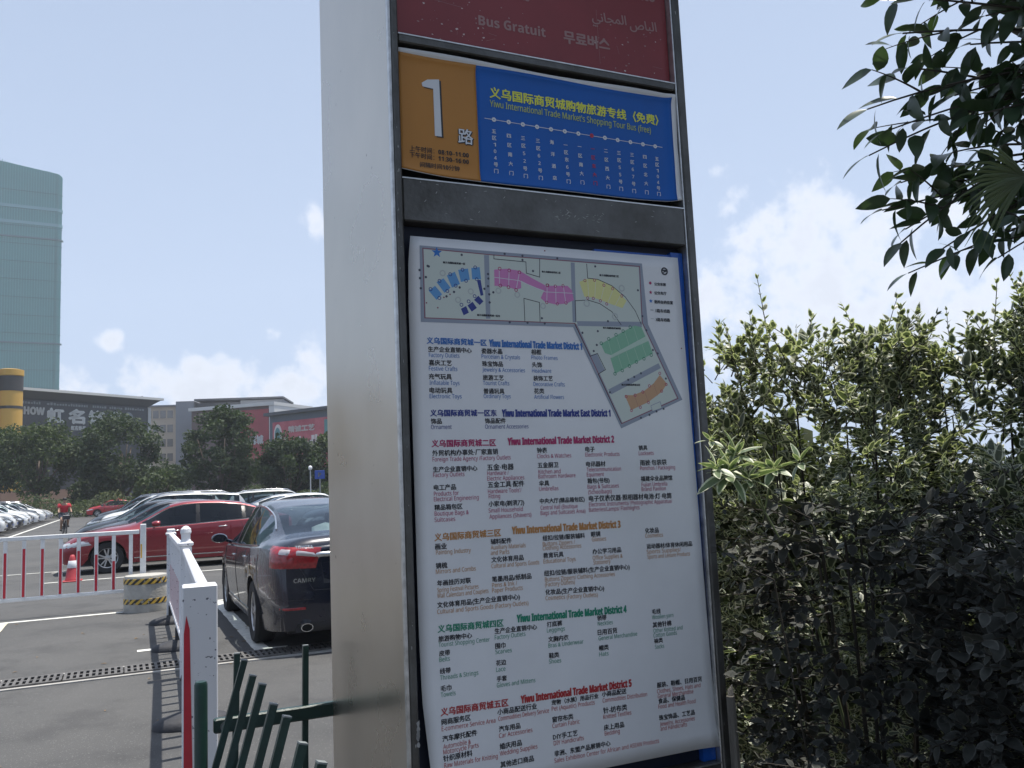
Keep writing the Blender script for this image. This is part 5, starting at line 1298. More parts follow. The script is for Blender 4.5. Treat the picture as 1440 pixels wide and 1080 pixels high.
bag(-1.38,.36,1.03,(.12,.17,.10),BAG2,5,'teal bag at the left end of the black sedan rear shelf')
bag(-1.36,-.30,1.04,(.14,.20,.13),BAG,8,'pale bag at the right end of the black sedan rear shelf')
DG=bpy.data.materials.new('dark_tint'); 
DG=GLASS.copy(); DG.name='privacy_glass'
for n_ in DG.node_tree.nodes:
    if n_.type=='BSDF_TRANSPARENT': n_.inputs[0].default_value=(.10,.11,.12,1)
red=build_car(RSEDAN,'parked_car','red sedan parked side on behind the barriers with tinted side windows',PRED,False,glass=DG)
def slot(k,shift=0):      # bays along the lane, front wheel line of the red car
    fx,fy=-8.9+FX*2.62*k,18.85+FY*2.62*k
    return fx+RX*(1.50+shift)+FX*.78, fy+RY*(1.50+shift)+FY*.78
x,y=slot(0); place(red,x,y,H_LEFT)
ROWG='cars parked nose to the lane behind the red sedan'
proto=build_car(SEDAN,'parked_car','dark grey sedan parked directly behind the red sedan',PGREY,False,group=ROWG)
x,y=slot(1,.1); place(proto,x,y,H_LEFT)
suv=build_car(SUV,'parked_car','black sport utility car with a tailgate spoiler beyond the red sedan roof',PDARK,False,rails=True,group='cars in the middle rows of the lot')
def sw(m): return {PGREY.name:m,PDARK.name:m}
x,y=slot(2,-.15); dup(proto,(x,y,0),H_LEFT,'near black sedan parked third in the row behind the red sedan',ROWG,swap=sw(PDARK))
x,y=slot(3,.2); dup(suv,(x,y,0),H_LEFT,'silver sport utility car parked fourth in the row behind the red sedan',ROWG,swap=sw(PSILV))
labs=['white sedan parked fifth in the row behind the red sedan','dark sedan parked sixth in the row behind the red sedan','white sport utility car parked seventh in the red sedan row','grey sedan parked eighth in the row behind the red sedan','dark sport utility car parked ninth in the red sedan row','silver sedan parked tenth in the row behind the red sedan']
cols_=[(proto,PWHITE),(proto,PDARK),(suv,PWHITE),(proto,PGREY),(suv,PDARK),(proto,PSILV)]
for i,(b,m) in enumerate(cols_):
    x,y=slot(4+i,random.uniform(-.2,.2)); dup(b,(x,y,0),H_LEFT,labs[i],ROWG,swap=sw(m))
x,y=slot(26,-1.9); dup(proto,(x,y,0),H_LEFT,'bright red sedan at the far end of the lane, its nose in the lane',ROWG,swap=sw(PRED2))
x,y=slot(27,-1.2); dup(suv,(x,y,0),H_LEFT,'bright red sport utility car behind the far red sedan',ROWG,swap=sw(PRED2))
# rows beyond the red car, their roofs showing
MG='cars in the middle rows of the lot'
def at_lot(c,a): return (-8.9+RX*c+FX*a,18.85+RY*c+FY*a)
suv['label']='black sport utility car with a roof spoiler right of the red sedan roof'
p=at_lot(7.2,4.3); place(suv,*p,H_RIGHT+math.pi)
for (c,a,b,m,h,lab) in [(8.2,8.2,suv,PWHITE,H_LEFT,'white sport utility car with roof rails above the black sedan roof'),
    (6.9,13.3,proto,PWHITE,H_RIGHT,'white sedan roof seen between the red sedan and the spoiler'),
    (6.8,16.0,proto,PSILV,H_RIGHT,'silver sedan behind the white sedan in the middle row'),
    (6.6,19.0,suv,PWHITE,H_RIGHT,'pale van like car behind the silver sedan'),
    (13.4,12.0,suv,PWHITE,H_RIGHT,'white car whose roof meets the sign edge under the blue parking board'),
    (13.5,17.0,proto,PWHITE,H_RIGHT,'white sedan farther back right of the spoiler'),
    (7.2,24.5,proto,PGREY,H_RIGHT,'grey sedan far back in the middle row')]:
    x,y=at_lot(c,a); dup(b,(x,y,0),h,lab,MG,swap=sw(m))
# left row, noses towards the lane
LG='cars parked nose out along the left side of the lane'
ll=[('nearest white sedan of the left row, cut by the frame edge',proto,PWHITE),('second car of the left row, white with a dark grille',suv,PWHITE),('dark grey sedan third in the left row',proto,PDARK),('white sport utility car fourth in the left row',suv,PWHITE),
    ('dark sedan fifth in the left row',proto,PDARK),('white sedan sixth in the left row',proto,PWHITE),('white sport utility car seventh in the left row',suv,PWHITE),('silver sedan eighth in the left row',proto,PSILV),('white sedan ninth in the left row',proto,PWHITE),
    ('dark grey car tenth in the left row',suv,PGREY),('white sedan eleventh in the left row',proto,PWHITE),('white sport utility car twelfth in the left row',suv,PWHITE),('silver sedan thirteenth in the left row',proto,PSILV),('white sedan farthest back in the left row',proto,PWHITE)]
for i,(lab,b,m) in enumerate(ll):
    a=2.62*i; bx,by=-24.5+FX*a,41.3+FY*a
    bx-=RX*(2.6+random.uniform(0,.25)); by-=RY*2.6
    dup(b,(bx,by,0),H_RIGHT,lab,LG,swap=sw(m))

# ================================================================= far buildings
def fac(name,c,rough=.8,var=.08,vs=.3): return mat(name,c,rough,var=var,vs=vs)
TEAL=mat('teal_netting',(.030,.21,.20),.55,var=.10,vs=.06,spec=.5); TEALD=mat('teal_rib',(.055,.28,.27),.5); TEALK=mat('teal_band',(.05,.13,.14),.6)
tower=thing('office_tower','tall teal netted tower under construction at the left edge','building',(-228.3,417.7,0),R(30))
# plan: rounded front corner on the right
def plan_pts():
    pts=[(-45,0),(2.2,0)]
    for q in range(9): t=-math.pi/2+math.pi/2*q/8; pts.append((2.2+2.3*math.cos(t),2.3+2.3*math.sin(t)))
    pts+=[(4.5,36),(-45,36)]; return pts
PP=plan_pts()
topz=lerpk([(-45,173),(-31,172.5),(-23,172),(-19,170.2),(-15,169.5),(-7,167),(-5,168.2),(-1,168.2),(4.5,166)])
mb=MB(); n=len(PP); mb.add([(x,y,0) for x,y in PP]+[(x,y,topz(x)) for x,y in PP],[(i,(i+1)%n,n+(i+1)%n,n+i) for i in range(n)]+[tuple(range(n,2*n))]); mb.build('netting_wall',TEAL,tower)
mb=MB(); x=-44
ring=[]
for a,b in zip(PP[:-2],PP[1:-1]):
    a=Vector(a); b=Vector(b); L=(b-a).length; k=max(1,int(L/1.15))
    for i in range(k): ring.append(a.lerp(b,i/k))
for p in ring: mb.box(p.x-.13,p.x+.13,p.y-.35,p.y+.2,0,topz(p.x)-.5)
o=mb.build('net_rib',TEALD,tower); o['kind']='stuff'
def band(z,h,m,nm,outw=.25):
    mb=MB(); pts=[(x,y) for x,y in PP[:-2]]
    for a,b in zip(pts,pts[1:]):
        d=Vector((b[0]-a[0],b[1]-a[1])).normalized(); nn=Vector((d.y,-d.x))*outw
        mb.add([(a[0],a[1],z),(b[0],b[1],z),(b[0]+nn.x,b[1]+nn.y,z),(a[0]+nn.x,a[1]+nn.y,z),(a[0],a[1],z+h),(b[0],b[1],z+h),(b[0]+nn.x,b[1]+nn.y,z+h),(a[0]+nn.x,a[1]+nn.y,z+h)],[(0,1,2,3),(4,5,6,7),(0,1,5,4),(3,2,6,7),(0,3,7,4),(1,2,6,5)])
    mb.build(nm,m,tower)
for z in (132,79): band(z,.7,TEALK,'floor_edge',.9)
for z in (147,139): band(z,1.6,mat('pale_net',(.10,.27,.29),.5),'net_seam',.5)
for z in range(12,160,9): band(z,.18,mat('floor_seam',(.035,.17,.17),.6),'floor_seam',.40)
# yellow building
YB=fac('ochre_wall',(.56,.33,.07),.8,.06,.2); DB=fac('dark_cladding',(.045,.042,.042),.6,.2,.8); ROSE=fac('rose_wall',(.34,.20,.15),.8,.15,.3)
yb=thing('yellow_building','ochre yellow building with rounded towers banded in black at the left edge','building',(-71.0,118,0),.5)
for i,(x,r_,h) in enumerate(((1.0,1.55,20.2),(-3.2,2.4,20.6),(-8.5,2.6,20.6))):
    M_=Matrix.Translation((x,0,0)); mb=MB(); mb.lathe([(r_,2.2),(r_,h-3.1)],28,M_); t=mb.build('round_tower',YB,yb,True)
    mb=MB(); mb.lathe([(r_+.04,h-3.1),(r_+.04,h-1.0)],28,M_); mb.build('dark_band',DB,t,True)
    mb=MB(); mb.lathe([(r_,h-1.0),(r_+.1,h-.9),(r_+.1,h-.1),(r_-.3,h),(.01,h+.05)],28,M_); smooth_by_angle(mb.build('tower_cap',YB,t))
    mb=MB(); mb.lathe([(r_+.03,h-5.6),(r_+.03,h-5.2)],28,M_); mb.build('dark_band',DB,t,True)
    mb=MB(); mb.lathe([(r_+.03,h-9.8),(r_+.03,h-9.4)],28,M_); mb.build('dark_band',DB,t,True)
mb=MB(); mb.box(-26,0,.5,16,0,17); mb.build('wall',YB,yb)
mb=MB(); mb.box(-26,9,-2.6,-2.3,0,3.2); mb.build('low_wall',ROSE,yb)
# market hall with the big lettering
hall=thing('market_hall','dark market hall with a thin pale roof slab and large white lettering','building',(-74.93,130,0),math.atan2(22,11.21))
HL=24.7
DW=fac('hall_wall',(.050,.052,.058),.6,.15,.5); RF=fac('roof_slab',(.55,.55,.54),.6,.05,.3); SOF=fac('soffit',(.07,.08,.10),.7,.05,1); LG_=fac('pale_frame',(.45,.46,.47),.6,.05,1)
# local +x runs away along the facade, local -y faces the camera
MB().box(-14,HL-1.9,0,14,0,17.35).build('wall',DW,hall)
mb=MB(); mb.add([(-14,-1.9,18.55),(HL,-1.9,18.55),(HL,15,18.55),(-14,15,18.55),(-14,-1.9,18.95),(HL,-1.9,18.95),(HL,15,18.95),(-14,15,18.95)],[(0,3,2,1),(4,5,6,7),(0,1,5,4),(1,2,6,5),(2,3,7,6),(3,0,4,7)]); mb.build('roof',RF,hall)
mb=MB(); mb.add([(-14,-1.6,18.54),(HL-.4,-1.6,18.54),(HL-.4,14,18.54),(-14,14,18.54),(-14,-.01,17.36),(HL-1.9,-.01,17.36),(HL-1.9,14,17.36),(-14,14,17.36)],[(4,5,6,7),(0,1,5,4),(1,2,6,5),(2,3,7,6),(3,0,4,7)]); mb.build('eaves',SOF,hall)
MB().box(HL-1.89,HL-1.3,-.15,14,0,17.34).build('corner_pier',LG_,hall)
SIGNW=mat('sign_letter',(.62,.64,.66),.6); SIGND=mat('sign_face',(.040,.046,.056),.5,var=.1,vs=.5)
bd=MB().box(-13.5,HL-2.4,-.35,-.01,8.0,17.25).build('sign_board',SIGND,hall)
def flat_text(t,parent,x,z,wd,hgt,m,y=-.36,bold=.0,depth=.08,nm='sign_lettering',font_sans=False):
    a,f=glyphs(sans(t,True) if font_sans else t,1); x0,x1=a[:,0].min(),a[:,0].max(); s=wd/(x1-x0); mb=MB()
    for dx,dz in ([(0,0)] if not bold else [(-bold,0),(bold,0),(0,bold),(0,-bold)]):
        mb.add([(x+(px-x0)*s+dx,y-depth,z+py*hgt+dz) for px,py in a],f)
        mb.add([(x+(px-x0)*s+dx,y,z+py*hgt+dz) for px,py in a],f)
    o=mb.build(nm,m,parent,False,False); o['kind']='stuff'
flat_text('HOW',bd,-.1,15.05,3.3,1.55,SIGNW,bold=.05,font_sans=True)
for i,(ch,x) in enumerate((('虹',3.7),('名',7.4),('饰',11.0),('品',14.7))): flat_text(ch,bd,x,14.15,2.75,2.35,SIGNW,bold=.13)
flat_text('虹名饰品',bd,7.8,12.9,2.6,.75,SIGNW,bold=.03)
for x0,wd in ((-2,4.6),(3.6,3.2),(7.2,3.6),(11.6,2.6),(14.8,2.4),(17.8,3.6)):
    mb=MB(); rs=random.Random(int(x0*10)); x=x0
    while x<x0+wd: h=rs.uniform(.25,.42); q=rs.uniform(.2,.42); mb.box(x,x+q,-.42,-.36,16.65,16.65+h); x+=q+.14
    o=mb.build('sign_lettering',mat('dull_letter',(.20,.22,.24),.6),bd); o['kind']='stuff'
mb=MB(); mb.lathe([(.001,-.45),(.9,-.42),(.95,-.36)],24,Matrix.Translation((18.6,0,15.3)),axis='y'); mb.build('round_emblem',mat('dull_letter',(.20,.22,.24),.6),bd)
# beige offices behind the trees
BEI=fac('beige_wall',(.44,.37,.29),.85,.08,.2); GRY=fac('grey_wall',(.22,.23,.25),.8,.1,.2); GLZ=mat('office_glass',(.16,.15,.14),.15,spec=.8); DGR=fac('dark_wall',(.10,.105,.115),.7,.1,.3)
def px_building(name,label,x0,x1,y0,z,cat='building',depth=14,rz=0):
    return thing(name,label,cat,((x0+x1)/2,y0,0),rz)
b=thing('office_building','stepped beige and grey office block between the market hall and the round tree','building',(-82,190,0),.10)
MB().box(-1,6.5,0,14,0,21.6).build('wall',BEI,b)
MB().box(6.6,10.5,-.5,14,0,22.6).build('stair_tower',GRY,b)
w_=MB().box(10.6,20.5,1,14,0,22.2).build('wall',DGR,b)
MB().box(20.6,30,0,14,0,22.4).build('wall',GRY,b)
MB().box(10.6,30.2,-.6,14.2,22.61,23.0).build('parapet',DGR,b)
MB().box(-1.2,6.5,-.6,14.2,21.61,21.9).build('parapet',GRY,b)
for r_ in range(4):
    for c in range(4):
        x=.0+c*1.55; z=19.0-r_*3.2
        f=MB().box(x,x+1.2,-.06,-.002,z,z+1.7).build('window',GLZ,b); MB().box(x-.06,x+1.26,-.12,-.061,z-.12,z-.02).build('sill',BEI,f)
for r_ in range(5):
    for c in range(6):
        x=11.1+c*1.5; z=19.3-r_*2.9; f=MB().box(x,x+1.25,.9,.998,z,z+2.0).build('window',GLZ,b)
for r_ in range(4):
    MB().box(21.3,29.5,-.08,-.002,19.6-r_*4,21.6-r_*4).build('ribbon_window',GLZ,b)
# roof mast
mb=MB(); mb.tube([(-.5,-1,0),(-.5,-1,24)],.16,6); mb.build('mast',GRY,b)
# hall with a red end banner
rbh=thing('market_hall','brown market hall with a plain red banner and white corner pier behind the round tree','building',(-60.5,178,0),-.30)
BRN=fac('brown_wall',(.11,.075,.075),.8,.1,.2); RBN=mat('red_banner',(.30,.035,.05),.6,var=.12,vs=.4); WPI=fac('white_pier',(.58,.58,.58),.7,.05,.3)
MB().box(-8,11.2,0,14,0,19.2).build('wall',BRN,rbh)
MB().box(-8.2,12.6,-.8,14.5,19.21,19.9).build('roof',RF,rbh)
bn=MB().box(4.2,10.9,-.25,-.01,8.0,18.6).build('banner',RBN,rbh)
MB().box(11.25,12.5,-.6,14,0,19.2).build('corner_pier',WPI,rbh)
flat_text('商城',bn,6.4,11.6,3.2,1.9,SIGNW,y=-.26,bold=.08)
# hall with the pink picture billboard
bh=thing('market_hall','market hall carrying a wide pink and red picture billboard by the sign','building',(-42.9,150,0),math.atan2(-8,11.85))
BLU=fac('blue_grey_fascia',(.09,.115,.16),.6,.05,.5)
MB().box(0,30,0,14,0,14.8).build('wall',BLU,bh)
MB().box(-.6,30.5,-.9,14.5,14.81,15.35).build('roof',SOF,bh)
PINK=mat('billboard_pink',(.46,.07,.12),.6,var=.25,vs=.35,c2=(.55,.16,.20))
bb=MB().box(1.1,14.9,-.30,-.01,5.0,13.6).build('billboard',PINK,bh)
WT=mat('billboard_white',(.66,.60,.62),.6); BD=mat('billboard_dark',(.10,.07,.10),.6); TQ=mat('billboard_teal',(.10,.25,.28),.6)
mb=MB(); mb.lathe([(.001,-.40),(1.0,-.38),(1.0,-.305)],24,Matrix.Translation((2.5,0,11.3))@Matrix.Scale(1.9,4,(0,0,1)),axis='y'); mb.build('round_emblem',WT,bb)
mb=MB(); mb.lathe([(.001,-.46),(.7,-.44),(.7,-.41)],24,Matrix.Translation((2.5,0,11.3))@Matrix.Scale(1.9,4,(0,0,1)),axis='y'); mb.build('round_emblem',TQ,bb)
flat_text('精诚工艺',bb,5.2,11.7,6.4,1.1,WT,y=-.31,bold=.05)
rs=random.Random(2)
mb=MB(); x=4.2
while x<13.0:
    q=rs.uniform(.3,.9); h=rs.uniform(.9,2.0); mb.box(x,x+q,-.36,-.31,8.9-rs.uniform(0,.4),8.9+h); x+=q+rs.choice([0.02,.05,.15])
o=mb.build('picture_print',WT,bb); o['kind']='stuff'
mb=MB()
for i in range(12): x=rs.uniform(4.2,12.8); mb.box(x,x+rs.uniform(.15,.5),-.38,-.365,8.3,8.3+rs.uniform(.5,1.9))
o=mb.build('picture_print',BD,bb); o['kind']='stuff'
MB().box(14.0,14.85,-.37,-.31,8,13.2).build('picture_panel',TQ,bb)
# ---- parking board and garden lamp
BLUE=mat('parking_blue',(.02,.07,.34),.5)
ps=thing('parking_sign','small blue parking board on a post in front of the far trees','sign',(-13.7,60,0),.1)
mb=MB(); mb.tube([(0,0,0),(0,0,2.9)],.035,8); mb.build('post',GREYP,ps)
pb=MB().bbox(-.34,.34,-.05,-.02,2.35,2.95,.01).build('board',BLUE,ps); flat_text('P',pb,-.10,2.5,.2,.4,mat('dull_letter',(.20,.22,.24),.6),y=-.052,depth=.004,bold=.01,font_sans=True)
gl=thing('garden_lamp','slender pale garden lamp left of the blue parking board','lamp',(-16.75,70,0),0)
mb=MB(); mb.tube([(0,0,0),(0,0,3.2)],[.06,.04],8); mb.build('post',LG_,gl)
mb=MB(); mb.lathe([(.001,3.2),(.12,3.25),(.17,3.4),(.12,3.55),(.001,3.6)],16); mb.build('lamp_globe',WHITE,gl,True)
# ================================================================= far trees
def leafmat(name,c,c2,vs=.8,trans=.25,rough=.75):
    m=bpy.data.materials.new(name); m.use_nodes=True; t=m.node_tree; b=t.nodes['Principled BSDF']; out=t.nodes['Material Output']
    tc=N(t,'ShaderNodeTexCoord'); n=N(t,'ShaderNodeTexNoise'); n.inputs['Scale'].default_value=vs; n.inputs['Detail'].default_value=5; t.links.new(tc.outputs['Object'],n.inputs['Vector'])
    cr=N(t,'ShaderNodeValToRGB'); cr.color_ramp.elements[0].position=.36; cr.color_ramp.elements[0].color=(*c,1); cr.color_ramp.elements[1].position=.64; cr.color_ramp.elements[1].color=(*c2,1); t.links.new(n.outputs[0],cr.inputs[0])
    t.links.new(cr.outputs[0],b.inputs['Base Color']); b.inputs['Roughness'].default_value=rough
    tl=N(t,'ShaderNodeBsdfTranslucent'); g=N(t,'ShaderNodeMixRGB',blend_type='MULTIPLY'); g.inputs[0].default_value=1; g.inputs[2].default_value=(1.3,1.5,.6,1); t.links.new(cr.outputs[0],g.inputs[1]); t.links.new(g.outputs[0],tl.inputs[0])
    mx=N(t,'ShaderNodeMixShader'); mx.inputs[0].default_value=trans; t.links.new(b.outputs[0],mx.inputs[1]); t.links.new(tl.outputs[0],mx.inputs[2]); t.links.new(mx.outputs[0],out.inputs[0]); return m
FL1=leafmat('camphor_leaf',(.028,.048,.015),(.068,.095,.030)); FL2=leafmat('dark_leaf',(.022,.040,.017),(.052,.076,.032)); BARK=mat('bark',(.09,.07,.055),.9,var=.3,vs=4,bump=.6,bs=20)
def far_tree(x,y,h,r,label,m,seed,z0=1.6,n=6500,cat='tree',name='camphor_tree',ls=.33,group=None,squash=1):
    rs=np.random.RandomState(seed); rr=random.Random(seed)
    t=thing(name,label,cat,(x,y,0),rr.uniform(0,6),group)
    mb=MB(); mb.tube([(0,0,0),(.1,.05,z0+.6),(.2,.1,h*.55)],[.22*r/3,.17*r/3,.10*r/3],8)
    for k in range(6):
        a=k*1.05+rr.random(); mb.tube([(.1,.05,z0+.4),(math.cos(a)*r*.35,math.sin(a)*r*.35,z0+h*.25),(math.cos(a)*r*.65,math.sin(a)*r*.65,h*.62)],[.10*r/3,.07*r/3,.03*r/3],6)
    mb.build('trunk',BARK,t,True)
    cz=(h+z0)/2; hz=(h-z0)/2; blobs=[]
    for k in range(70):
        u=rs.normal(size=3); u/=np.linalg.norm(u); q=rs.uniform(.60,.80); p=u*np.array([r*q,r*q*squash,hz*q]); blobs.append((p+[0,0,cz],rs.uniform(.20,.30)*r))
    per=n//70; P=[];
    for c,br in blobs:
        u=rs.normal(size=(per,3)); u/=np.linalg.norm(u,axis=1)[:,None]; rad=br*rs.uniform(.55,1.08,size=(per,1)); P.append(c+u*rad*np.array([1,1,.8]))
    P=np.concatenate(P); n_=len(P)
    a=rs.normal(size=(n_,3)); a/=np.linalg.norm(a,axis=1)[:,None]; b=np.cross(a,rs.normal(size=(n_,3))); b/=np.linalg.norm(b,axis=1)[:,None]
    s=(ls*rs.uniform(.6,1.35,size=(n_,1)))
    v=np.stack([P-a*s*.5,P+b*s*.33,P+a*s*.5,P-b*s*.33],1).reshape(-1,3)
    me=mesh_np('crown',v,4,m); o=link('crown',me,t); return t
def mesh_np(name,v,k,m,faces=None,smooth=False):
    me=bpy.data.meshes.new(name); n=len(v)
    f=np.arange(n).reshape(-1,k) if faces is None else faces
    me.vertices.add(n); me.vertices.foreach_set('co',v.astype(np.float32).ravel()); me.loops.add(f.size); me.loops.foreach_set('vertex_index',f.ravel().astype(np.int32))
    me.polygons.add(len(f)); me.polygons.foreach_set('loop_start',np.arange(0,f.size,k,dtype=np.int32)); me.polygons.foreach_set('loop_total',np.full(len(f),k,dtype=np.int32))
    me.materials.append(m); me.update(calc_edges=True)
    if smooth: me.polygons.foreach_set('use_smooth',[True]*len(f))
    return me
TG='camphor trees along the far side of the lot'
far_tree(-49.2,88,10.6,4.6,'leafy green tree in front of the yellow building at the left edge',FL1,1,group=TG,z0=1.8,n=11000)
far_tree(-41.6,90,11.4,4.9,'large round tree covering the end of the dark hall lettering',FL2,2,group=TG,z0=.6,n=13000)
far_tree(-29.6,86,11.3,4.1,'tall dome shaped tree left of the red banner',FL2,3,group=TG,z0=.4,n=12000)
far_tree(-22.6,86,7.7,3.4,'lower broad tree under the pink billboard',FL2,4,group=TG,z0=.3,n=9500)
far_tree(-18.4,88,7.8,3.6,'lower tree reaching the steel sign edge under the billboard',FL1,5,group=TG,z0=.3,n=9500)
far_tree(-25.6,93,6.6,3.4,'dark tree filling the gap behind the low trees',FL2,6,group=TG,z0=.4,n=5000)
far_tree(-34.9,84,4.3,2.5,'yellow green bush between the two round trees',FL1,7,group=TG,z0=.3,n=3500)
far_tree(-38.4,95,5.6,3.0,'dark shrubby tree filling the gap right of the large round tree',FL2,8,group=TG,z0=.3,n=4000)
far_tree(-46.0,94,4.6,3.0,'dark shrubby tree between the two left trees',FL2,9,group=TG,z0=.3,n=4000)
far_tree(-13,90,8.2,3.8,'tree hidden mostly by the sign beyond the parked cars',FL2,10,group=TG,z0=.6,n=4000)
far_tree(-55.5,92,9.8,4.2,'tree at the very left in front of the yellow towers',FL2,12,group=TG,z0=2.6,n=6000)
HG=leafmat('hedge_leaf',(.03,.055,.02),(.10,.12,.05),1.2)
def hedge(name,label,x0,x1,y0,h,d,n,seed,m=HG,ls=.22):
    rs=np.random.RandomState(seed); P=rs.uniform(0,1,size=(n,3)); P=P*np.array([x1-x0,d,1])
    P[:,2]=P[:,2]**.7*h*(.8+.25*np.sin(P[:,0]*.9+seed)+.12*np.sin(P[:,0]*2.7))
    a=rs.normal(size=(n,3)); a/=np.linalg.norm(a,axis=1)[:,None]; b=np.cross(a,rs.normal(size=(n,3))); b/=np.linalg.norm(b,axis=1)[:,None]; s=ls*rs.uniform(.6,1.3,size=(n,1))
    v=np.stack([P-a*s*.5,P+b*s*.35,P+a*s*.5,P-b*s*.35],1).reshape(-1,3)
    o=link(name,mesh_np(name,v,4,m)); o.location=(x0,y0,0); tag(o,label,'hedge',kind='stuff'); return o
hedge('hedge','dark hedge running below the far trees behind the parked cars',-58,-8,80,2.1,4,16000,3)

# ================================================================= cyclist
SKIN=mat('skin',(.33,.20,.14),.6); SHIRT=mat('red_shirt',(.46,.03,.045),.8,var=.1,vs=8); SHORT=mat('grey_shorts',(.10,.11,.13),.85); HAIR=mat('black_hair',(.015,.013,.012),.6); SHOE=mat('dark_shoe',(.03,.03,.03),.7)
px,py=-21.7,41.3; face=math.atan2(-py,-px)+.12
bk=thing('bicycle','dark bicycle ridden towards the camera along the far lane','bicycle',(px,py,0),face)
BM=mat('bicycle_frame',(.05,.05,.06),.4,metal=.5)
for x in (.52,-.52):
    mb=MB(); ring=[(x+.33*math.cos(2*math.pi*q/28),0,.34+.33*math.sin(2*math.pi*q/28)) for q in range(29)]; mb.tube(ring,.022,6,False); w0=mb.build('wheel',TYRE,bk,True)
    mb=MB()
    for q in range(10): t=math.pi*2*q/10; mb.tube([(x,0,.34),(x+.31*math.cos(t),0,.34+.31*math.sin(t))],.004,4)
    mb.build('spokes',RIM,w0)
mb=MB()
for a,b in (((-.52,0,.34),(-.15,0,.30)),((-.15,0,.30),(-.25,0,.82)),((-.15,0,.30),(.36,0,.78)),((-.22,0,.72),(.34,0,.86)),((.36,0,.78),(.34,0,1.0)),((-.52,0,.34),(-.23,0,.74)),((.36,0,.78),(.52,0,.34))): mb.tube([a,b],.018,6)
mb.build('frame',BM,bk,True)
mb=MB(); mb.tube([(.22,.30,1.04),(.33,.18,1.05),(.34,0,1.02),(.33,-.18,1.05),(.22,-.30,1.04)],.014,6); mb.build('handlebar',BM,bk,True)
MB().bbox(-.36,-.12,-.07,.07,.82,.87,.02).build('saddle',TRIM,bk)
mb=MB(); mb.tube([(-.15,.12,.30),(-.15,-.12,.30)],.012,6); mb.box(-.25,-.10,.10,.20,.38,.40); mb.box(-.2,-.05,-.20,-.10,.19,.21); mb.build('pedals',BM,bk)
MB().bbox(.42,.66,-.16,.16,.72,.92,.01).build('basket',BM,bk)
pn=thing('person','cyclist in a red shirt and dark shorts riding towards the camera','person',(px,py,0),face)
def skin(name,verts,edges,rad,m,parent,sub=1):
    me=bpy.data.meshes.new(name); me.from_pydata(verts,edges,[]); o=link(name,me,parent)
    o.modifiers.new('s','SKIN'); sv=me.skin_vertices[0].data
    for i,r_ in enumerate(rad): sv[i].radius=(r_,r_) if not isinstance(r_,tuple) else r_
    sv[0].use_root=True
    if sub: mm=o.modifiers.new('d','SUBSURF'); mm.levels=sub; mm.render_levels=sub
    dg=bpy.context.evaluated_depsgraph_get(); n=bpy.data.meshes.new_from_object(o.evaluated_get(dg)); o.modifiers.clear(); o.data=n; n.materials.clear(); n.materials.append(m); n.polygons.foreach_set('use_smooth',[True]*len(n.polygons)); n.name=name; return o
bv=[(-.22,0,.93),(-.20,0,1.05),(-.12,0,1.28),(-.07,0,1.42),(-.04,0,1.50),(-.03,0,1.58),(-.01,0,1.66),
    (-.18,.11,.90),(.14,.14,.82),(-.12,.15,.42),(-.18,.11,.90),(-.06,.15,.38),
    (-.18,-.11,.90),(.20,-.14,.70),(-.02,-.15,.26),(.08,-.15,.22),
    (-.08,.19,1.40),(.02,.26,1.16),(.20,.27,1.06),(.24,.27,1.05),(-.08,-.19,1.40),(.02,-.26,1.16),(.20,-.27,1.06),(.24,-.27,1.05)]
be=[(0,1),(1,2),(2,3),(3,4),(4,5),(5,6),(0,7),(7,8),(8,9),(9,11),(0,12),(12,13),(13,14),(14,15),(3,16),(16,17),(17,18),(18,19),(3,20),(20,21),(21,22),(22,23)]
br=[.15,.13,.16,.12,.055,.085,.085,.10,.075,.045,.01,.045,.10,.075,.045,.04,.065,.045,.035,.03,.065,.045,.035,.03]
# drop the duplicate joint
keep=[i for i in range(len(bv)) if i!=10]; mp={o:i for i,o in enumerate(keep)}
skin('body',[bv[i] for i in keep],[(mp[a],mp[b]) for a,b in be],[br[i] for i in keep],SKIN,pn)
skin('shirt',[(-.22,0,.98),(-.20,0,1.08),(-.12,0,1.28),(-.08,0,1.41),(-.08,.20,1.41),(-.02,.25,1.26),(-.08,-.20,1.41),(-.02,-.25,1.26)],[(0,1),(1,2),(2,3),(3,4),(4,5),(3,6),(6,7)],[.185,.17,.19,.13,.09,.075,.09,.075],SHIRT,pn)
skin('shorts',[(-.22,0,.92),(-.18,.11,.90),(.08,.14,.84),(-.18,-.11,.90),(.10,-.14,.76)],[(0,1),(1,2),(0,3),(3,4)],[.175,.125,.10,.125,.10],SHORT,pn)
mb=MB(); mb.lathe([(.001,1.765),(.06,1.75),(.095,1.70),(.098,1.66),(.085,1.63)],16,Matrix.Translation((-.03,0,0))); mb.build('hair',HAIR,pn,True)
for s in (1,-1):
    x0,z0=((-.06,.38) if s>0 else (.02,.20)); MB().bbox(x0-.08,x0+.20,s*.15-.05,s*.15+.05,z0-.03,z0+.05,.02).build('shoe',SHOE,pn)

